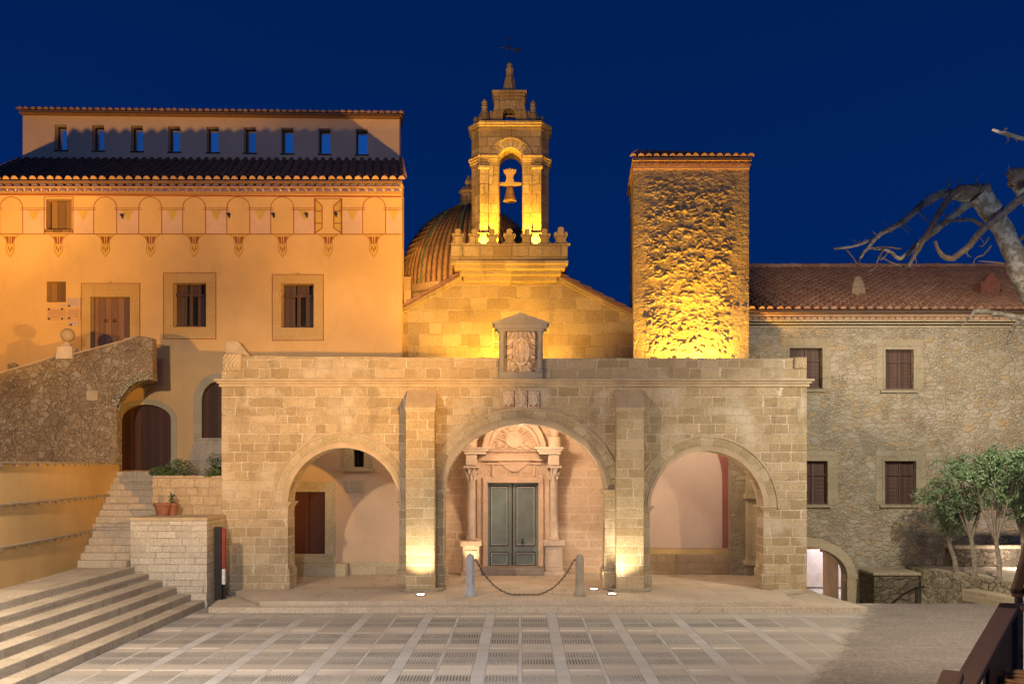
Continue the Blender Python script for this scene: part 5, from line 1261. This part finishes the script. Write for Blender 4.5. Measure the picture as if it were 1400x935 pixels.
for k in range(nl):
    s_ = L_[-1]*(k+.5)/nl; i = max(j for j in range(len(L_)) if L_[j] <= s_); i = min(i, len(pts)-2)
    p = pts[i].lerp(pts[i+1], (s_-L_[i])/(L_[i+1]-L_[i]+1e-9)); d = (pts[i+1]-pts[i]).normalized()
    sd = Vector((0, 1, 0)) if k % 2 else d.cross(Vector((0, 1, 0))).normalized()
    ring = [p+d*(.044*math.cos(2*PI*q/8))+sd*(.022*math.sin(2*PI*q/8)) for q in range(9)]
    g.tube(ring, .0082, 5, cap=False)
tag(g.build('hanging_chain', 'iron'), 'dark iron chain sagging to the floor between the two stone posts', 'chain')

# ================================================================ GROUND UPLIGHTS, FLOODLIGHTS
UP = [(575, 813.5, (-2.70, YB, 2.2), 'round ground uplight at the foot of the left buttress', 380, 90), (837, 812.5, (2.95, YB, 2.2), 'round ground uplight at the foot of the right buttress', 380, 90),
      (812, 806, (2.15, YF+.3, 3.2), 'round ground uplight inside the right jamb of the central arch', 90, 80), (760, 784, (1.2, YG-.5, 3.2), 'round ground uplight under the right portal column', 110, 80)]
for px_, py_, tgt, lb, pw_, cone in UP:
    Y = F*CZ/(py_-CY); x = ax(px_, Y)
    t = thing('ground_uplight', lb, 'lamp', (x, Y, 0), 'ground uplights')
    g = MB(); g.lathe((x, Y, .002), [(.13, 0), (.13, .02), (.10, .024), (.10, .02)], 20); g.build('ring', 'iron', t)
    g = MB(); g.lathe((x, Y, .024), [(.10, 0), (.098, .006)], 20); g.build('lens', 'lampglass', t)
    if Y > YG-.75: tgt = (x+.02, YG-.55, 3)
    lamp('uplight_beam', (x, Y, .06), tgt, pw_, (1, .80, .52), cone, .7, .05)
# second one on the left column hidden behind the post
lamp('uplight_beam', (ax(646, 28.4), 28.5, .06), (ax(646, 28.4), 28.95, 3), 110, (1, .80, .52), 80, .7, .05)
def flood(x, y, z, tgt, pw_, lb, col=YEL, cone=140, sz=.06):
    t = thing('floodlight', lb, 'floodlight', (x, y, z), 'yellow floodlights on the roofs')
    d = (Vector(tgt)-Vector((x, y, z))).normalized()
    g = MB(); g.box(x-.12, x+.12, y-.08, y+.08, z-.05, z+.06); g.build('housing', 'iron', t, bevel=.01)
    g = MB(); g.box(x-.10, x+.10, y-.06, y+.06, z+.062, z+.07); g.build('lens', 'floodglass', t)
    lamp('flood_or_fill_beam', (x, y, z+.12), tgt, pw_, col, cone, .6, sz)
zr = zc-.25
flood(5.2, YT-.62, 5.85, (5.1, YT+.1, 9.6), 2000, 'floodlight at the foot of the rubble tower, its glow on the wall', YEL, 150)
lamp('flood_or_fill_beam', (5.2, YT-1.7, 5.95), (5.1, YT, 11.2), 1500, YEL, 62, .8, .06)  # added beam without a fixture, brings gold light to the upper tower
flood(-.6, YG-1.9, 5.9, (-.5, YG, 8.4), 1200, 'floodlight behind the aedicule shining on the church gable', YEL, 140)
zb = az(348, YBK+.4)
flood(ax(664, YG), YBK+.32, zb, (oc-.2, YG+.2, 14.5), 1050, 'left floodlight on the bell gable balcony', YEL, 120)
flood(ax(730, YG), YBK+.32, zb, (oc+.2, YG+.2, 14.5), 1050, 'right floodlight on the bell gable balcony', YEL, 120)
lamp('flood_or_fill_beam', (-3.45, YG+1.6, 9.5), (-2.2, 36, 11), 900, (1, .5, .14), 120, .6, .1)
# lamps hung inside the porch and the passage, and low lamps behind the small trees
def inner(x, y, z, pw_, col, r=.15):
    l = bpy.data.lights.new('point_lamp', 'POINT'); l.energy = pw_; l.color = col; l.shadow_soft_size = r
    o = bpy.data.objects.new('point_lamp', l); COL.objects.link(o); o.location = (x, y, z)
inner(.1, 27.2, 4.5, 230, PINK); inner(5.3, 27.3, 4.5, 120, (1, .8, .62)); inner(-5.4, 27.3, 4.7, 22, PINK); inner(11.6, 33.4, 1.4, 420, (.62, .70, 1)); inner(8.3, 30.3, 1.9, 26, (1, .8, .5)); inner(14.6, 27.75, .75, 60, (1, .8, .68), .08); inner(16.0, 27.75, .75, 40, (1, .8, .68), .08)  # the two side bay lamps are added fill to brighten the bays

# ================================================================ TREES
def tree(px, py, Y, ctr, rad, n, label, forks):
    x, z = at(px, py, Y); t = thing('small_tree', label, 'tree', (x, Y, z), 'small trees in the raised bed')
    g = MB(); q = Vector((x, Y, z)); top_ = Vector((ctr[0], ctr[1], ctr[2]-.2))
    mid = q.lerp(top_, .45)+Vector((random.uniform(-.1, .1), 0, 0))
    g.tube([q-Vector((0, 0, .05)), q.lerp(mid, .5)+Vector((.04, 0, 0)), mid], [.085, .065, .055], 8, jit=.12)
    for i in range(forks):
        a = 2*PI*i/forks+random.random(); e_ = Vector((ctr[0]+rad[0]*.7*math.cos(a), ctr[1]+rad[1]*.7*math.sin(a), ctr[2]+random.uniform(0, rad[2]*.6)))
        m2 = mid.lerp(e_, .5)+Vector((random.uniform(-.1, .1), 0, random.uniform(-.12, .08)))
        g.tube([mid, m2, e_], [.045, .03, .01], 6, jit=.1)
        for k in range(4):
            e2 = m2.lerp(e_, random.random())+Vector((random.uniform(-.4, .4), random.uniform(-.3, .3), random.uniform(.0, .4))); g.tube([m2, m2.lerp(e2, .5)+Vector((0, 0, .05)), e2], [.02, .012, .005], 4)
    g.build('trunk', 'treebark', t, smooth=True)
    g = MB()
    for k in range(22):
        while True:
            p = Vector((random.uniform(-1, 1), random.uniform(-1, 1), random.uniform(-1, 1)))
            if p.length < 1: break
        leaves(g, (ctr[0]+p.x*rad[0], ctr[1]+p.y*rad[1], ctr[2]+p.z*rad[2]), (.42, .4, .30), n//22, .12, .034, 0, .5)
    g.build('crown', 'leaf', t, recalc=False)
def tc_(px, py, Y): a = at(px, py, Y); return (a[0], Y, a[1])
tree(1308, 783, 26.9, tc_(1296, 690, 26.9), (.7, .6, .75), 5200, 'leftmost small tree in the raised bed with a thin pale trunk', 4)
tree(1333, 790, 26.0, tc_(1326, 662, 26.0), (1.0, .6, .95), 7800, 'second small tree from the left, its dark trunk forking low', 5)
tree(1366, 797, 25.2, tc_(1364, 662, 25.4), (1.05, .6, 1.1), 8600, 'third small tree with a split trunk in the middle of the bed', 5)
tree(1398, 785, 26.2, tc_(1408, 660, 26.0), (1.05, .6, 1.15), 8600, 'rightmost small tree, cut by the edge of the picture', 5)
# pollarded plane tree
pt_ = thing('plane_tree', 'bare pollarded plane tree with mottled bark leaning in from the right', 'tree', (ax(1560, 18), 18.3, ZP))
YQ = 18.0
def P3(px, py, dy=0): a = at(px, py, YQ+dy); return Vector((a[0], YQ+dy, a[1]))
def limb(mb, pts, rads, n=9, jit=.06):
    q = smoothpath([(p[0], p[1], p[2] if len(p) > 2 else 0, r_) for p, r_ in zip(pts, rads)], 4)
    k = YQ/F
    mb.tube([P3(a, b, c)+Vector((random.uniform(-1, 1), 0, random.uniform(-1, 1)))*.006 for a, b, c, r_ in q], [max(.004, r_*k) for a, b, c, r_ in q], n, jit=jit)
g = MB()
bx = P3(1560, 800, .3); k = YQ/F
g.tube([Vector((bx.x, bx.y, ZP-.1)), Vector((bx.x-.02, bx.y, 1.5)), P3(1550, 560, .3), P3(1520, 500, .3)], [.42, .34, .30, .27], 14, jit=.05)
limb(g, [(1520, 500, .3), (1450, 455, .2), (1402, 388), (1388, 350), (1370, 312), (1352, 284), (1338, 266)], [19, 17, 15, 14, 13, 15, 15], 12)
limb(g, [(1520, 500, .3), (1500, 400, .6), (1440, 310, .7), (1402, 268, .7), (1392, 245, .6)], [17, 14, 11, 10, 11], 10)
limb(g, [(1520, 500, .3), (1520, 330, .2), (1470, 220, 0), (1420, 194, 0), (1400, 190), (1376, 183), (1366, 181), (1357, 178)], [12, 9, 6, 3.6, 3, 2.8, 2.2, 1.8], 7)
limb(g, [(1540, 560, .3), (1460, 470, .1), (1402, 438), (1366, 430), (1336, 425), (1326, 434), (1310, 452)], [9, 6, 4, 3.8, 3.4, 1.4, .8], 7)
limb(g, [(1460, 470, .1), (1400, 443), (1386, 447), (1380, 460), (1376, 472)], [5, 3.5, 2.6, 2.2, 1.6], 6)
g.build('trunk', 'planebark', pt_, smooth=True)
g = MB()
def knob(px, py, r, dy=0, n=14):
    for i in range(n):
        c = P3(px+random.uniform(-r, r)*.6, py+random.uniform(-r, r)*.35, dy+random.uniform(-.1, .1)); rr = r*k*random.uniform(.25, .55)
        g.lathe(c-Vector((0, 0, rr)), [(max(.003, rr*math.sin(R(a))), rr-rr*math.cos(R(a))) for a in range(0, 181, 30)], 8)
knob(1337, 263, 19); knob(1314, 266, 10, 0, 6); g.build('pollard_knob', 'darkbark', pt_, smooth='all')
g = MB(); knob(1392, 243, 19, .6); g.build('pollard_knob', 'darkbark', pt_, smooth='all')
g = MB()
limb(g, [(1325, 268), (1308, 267), (1290, 264), (1270, 273), (1256, 284), (1238, 300), (1220, 312), (1204, 320), (1190, 334), (1178, 350), (1172, 363)], [9, 7, 6, 5.2, 4.8, 4, 3.6, 3.2, 2.6, 2, 1.6])
limb(g, [(1252, 288, .05), (1235, 303, .1), (1215, 315, .1), (1192, 327, .1), (1172, 336, .1), (1140, 340, .1)], [2.8, 2.6, 2.3, 2, 1.8, 1.6], 6)
limb(g, [(1330, 275, .1), (1312, 288, .1), (1293, 303, .1), (1270, 322, .1), (1252, 336, .1), (1238, 350, .1), (1228, 353, .1), (1216, 344, .1), (1196, 340, .1), (1186, 338, .1)], [6, 5.2, 4.8, 4.2, 3.8, 3.2, 2.8, 2.2, 1.6, 1.2], 7)
g.build('pale_branch', 'planebark', pt_, smooth=True)
g = MB()
limb(g, [(1335, 262, -.2), (1318, 258, -.2), (1303, 264, -.2), (1288, 284, -.2), (1274, 308, -.2), (1262, 330, -.2), (1250, 350, -.2), (1240, 367, -.2)], [7, 5.5, 4.6, 4, 3.6, 3.2, 2.8, 2.2], 7)
limb(g, [(1440, 245, -.3), (1402, 267, -.3), (1374, 290, -.3), (1346, 311, -.3), (1326, 335, -.3), (1313, 346, -.3), (1300, 354, -.3), (1285, 346, -.3), (1278, 330, -.3)], [6, 5.2, 5, 4.8, 4.4, 4, 4, 3, 2.2], 7)
limb(g, [(1342, 308, -.25), (1330, 301, -.2), (1315, 301, -.2), (1290, 303, -.2)], [3, 2.4, 1.8, 1.2], 6)
limb(g, [(1388, 350, .1), (1398, 324, .1), (1430, 320, .1)], [3, 2.6, 2.2], 6)
g.build('dark_branch', 'darkbark', pt_, smooth=True)
for a in [((1205, 320), (1200, 322), (1192, 316)), ((1172, 362), (1166, 352), (1156, 340)), ((1240, 367), (1222, 360), (1204, 352)), ((1232, 340), (1205, 338), (1188, 341)), ((1210, 338), (1202, 352), (1196, 366), (1188, 372)),
          ((1372, 360), (1355, 358), (1338, 357)), ((1352, 325), (1345, 335), (1338, 337)), ((1355, 336), (1345, 348), (1335, 352), (1330, 362)), ((1297, 262), (1297, 252), (1298, 244)), ((1258, 290), (1262, 297), (1272, 306)),
          ((1372, 181), (1375, 176), (1377, 177)), ((1386, 187), (1390, 193), (1392, 192)), ((1318, 345), (1325, 337), (1330, 339)), ((1213, 346), (1205, 355), (1200, 350)), ((1280, 300), (1286, 290), (1292, 296))]:
    g = MB(); limb(g, list(a), [1.3-.7*i/len(a) for i in range(len(a))], 5); g.build('twig', 'darkbark', pt_)
for (a, b, dz_) in [((1300, 262), (1240, 300), 0), ((1240, 300), (1190, 334), 0), ((1240, 298), (1160, 338), .1), ((1320, 285), (1250, 338), .1), ((1300, 266), (1245, 360), -.2), ((1370, 292), (1305, 350), -.3), ((1395, 375), (1350, 285), 0), ((1340, 250), (1300, 262), 0), ((1398, 190), (1360, 180), 0), ((1400, 436), (1336, 426), 0), ((1400, 235), (1375, 240), .5)]:
    for q_ in range(4):
        t = random.random(); px_ = a[0]+(b[0]-a[0])*t; py_ = a[1]+(b[1]-a[1])*t; an = random.uniform(-PI, PI); ln_ = random.uniform(6, 20)
        l2 = [(px_, py_, dz_), (px_+ln_*.5*math.cos(an)+random.uniform(-2, 2), py_+ln_*.5*math.sin(an)+random.uniform(-2, 2), dz_+.05), (px_+ln_*math.cos(an+.3), py_+ln_*math.sin(an+.3), dz_+.1)]
        g = MB(); limb(g, l2, [.75, .55, .35], 5); g.build('twig', 'darkbark', pt_)
# knotted foliage high right edge
t = thing('leafy_bough', 'bright green leafy bough reaching in above the small trees at the right edge', 'tree', (15.9, 24, ZP))
g = MB(); cx2 = at(1392, 622, 24)
g.tube([(16.3, 24, zb_-.05), (16.2, 24, 2.0), (15.4, 24, cx2[1]), (cx2[0]-.2, 24, cx2[1]+.05)], [.12, .09, .04, .01], 7); g.build('trunk', 'treebark', t)
g = MB(); leaves(g, (cx2[0]+.1, 24, cx2[1]), (.45, .3, .13), 700, .12, .03, 0); leaves(g, (cx2[0]+1.4, 24, cx2[1]+.3), (1.1, .5, .5), 2500, .12, .03, 0); g.build('crown', 'leaf', t, recalc=False)

# ================================================================ FOREGROUND RAILING
fr_ = thing('wooden_railing', 'brown wooden handrail on dark metal posts in the bottom right corner', 'railing', (3.3, 6.2, 1.4))
def P4(px, py, Y): a = at(px, py, Y); return Vector((a[0], Y, a[1]))
def plank(mb, p, q, w_, h_):
    d = (q-p).normalized(); sd = d.cross(Vector((0, 0, 1))).normalized(); up = sd.cross(d).normalized()
    vs = [b+sd*(i*w_/2)+up*(j*h_/2) for b in (p, q) for i, j in ((-1, -1), (1, -1), (1, 1), (-1, 1))]
    mb.add(vs, [(0, 1, 2, 3), (7, 6, 5, 4), (0, 4, 5, 1), (1, 5, 6, 2), (2, 6, 7, 3), (3, 7, 4, 0)])
g = MB(); plank(g, P4(1300, 972, 4.7), P4(1380, 829, 6.0), .115, .05); plank(g, P4(1377, 829, 6.02), P4(1470, 833, 6.2), .07, .045)
plank(g, P4(1388, 812, 6.6), P4(1412, 730, 6.2), .06, .06); plank(g, P4(1393, 812, 6.6), P4(1440, 790, 6.6), .05, .05)
g.build('handrail', 'handrail', fr_, bevel=.01)
g = MB()
for px_, py_, Y in ((1385, 834, 6.05), (1393, 812, 6.6)):
    g = MB(); p = P4(px_, py_, Y); g.box(p.x-.02, p.x+.02, Y-.02, Y+.02, 1.4, p.z-.02); g.build('post', 'iron', fr_)
g = MB(); p = P4(1345, 895, 5.4); g.box(p.x-.0, p.x+.02, 5.38, 5.41, 1.4, p.z); g.build('post', 'iron', fr_)
g = MB(); a = P4(1350, 905, 5.3); b = P4(1382, 845, 6.0); g.add([a, b, (b.x, b.y, 1.4), (a.x, a.y, 1.4), a+Vector((.012, 0, 0)), b+Vector((.012, 0, 0)), (b.x+.012, b.y, 1.4), (a.x+.012, a.y, 1.4)], [(0, 1, 2, 3), (7, 6, 5, 4), (0, 4, 5, 1), (1, 5, 6, 2), (2, 6, 7, 3), (3, 7, 4, 0)]); g.build('metal_sheet', 'iron', fr_)
g = MB(); p = P4(1290, 934, 4.4); plank(g, P4(1270, 1010, 4.0), P4(1303, 921, 4.55), .10, .05); g.box(p.x, p.x+.04, 4.4, 4.44, 1.4, p.z-.05)
tag(g.build('handrail_end', 'handrail', bevel=.015), 'rounded end of a second brown wooden handrail at the bottom edge', 'handrail')
g = MB(); c = P4(1402, 955, 5.6)
for i in range(9):
    z = c.z-.05+i*.022; r_ = .13+.004*i; g.tube([(c.x+r_*math.cos(2*PI*q/24), c.y+r_*math.sin(2*PI*q/24), z+.004*(q % 2)) for q in range(25)], .012, 5, cap=False)
for q in range(16): a = 2*PI*q/16; g.tube([(c.x+.12*math.cos(a), c.y+.12*math.sin(a), 1.95), (c.x+.165*math.cos(a), c.y+.165*math.sin(a), c.z+.14)], .008, 5)
g.lathe((c.x, c.y, 1.95), [(.12, 0), (.12, .02)], 20)
tag(g.build('wicker_basket', 'wicker'), 'brown wicker basket rim at the bottom right corner behind the railing', 'basket')
g = MB(); g.box(2.0, 9, 2.5, 6.9, ZP, 1.4); g.box(c.x-.3, 9, c.y-.3, c.y+.3, 1.4, 1.95); g.build('viewing_terrace', 'ashlar_dim', kind='structure')
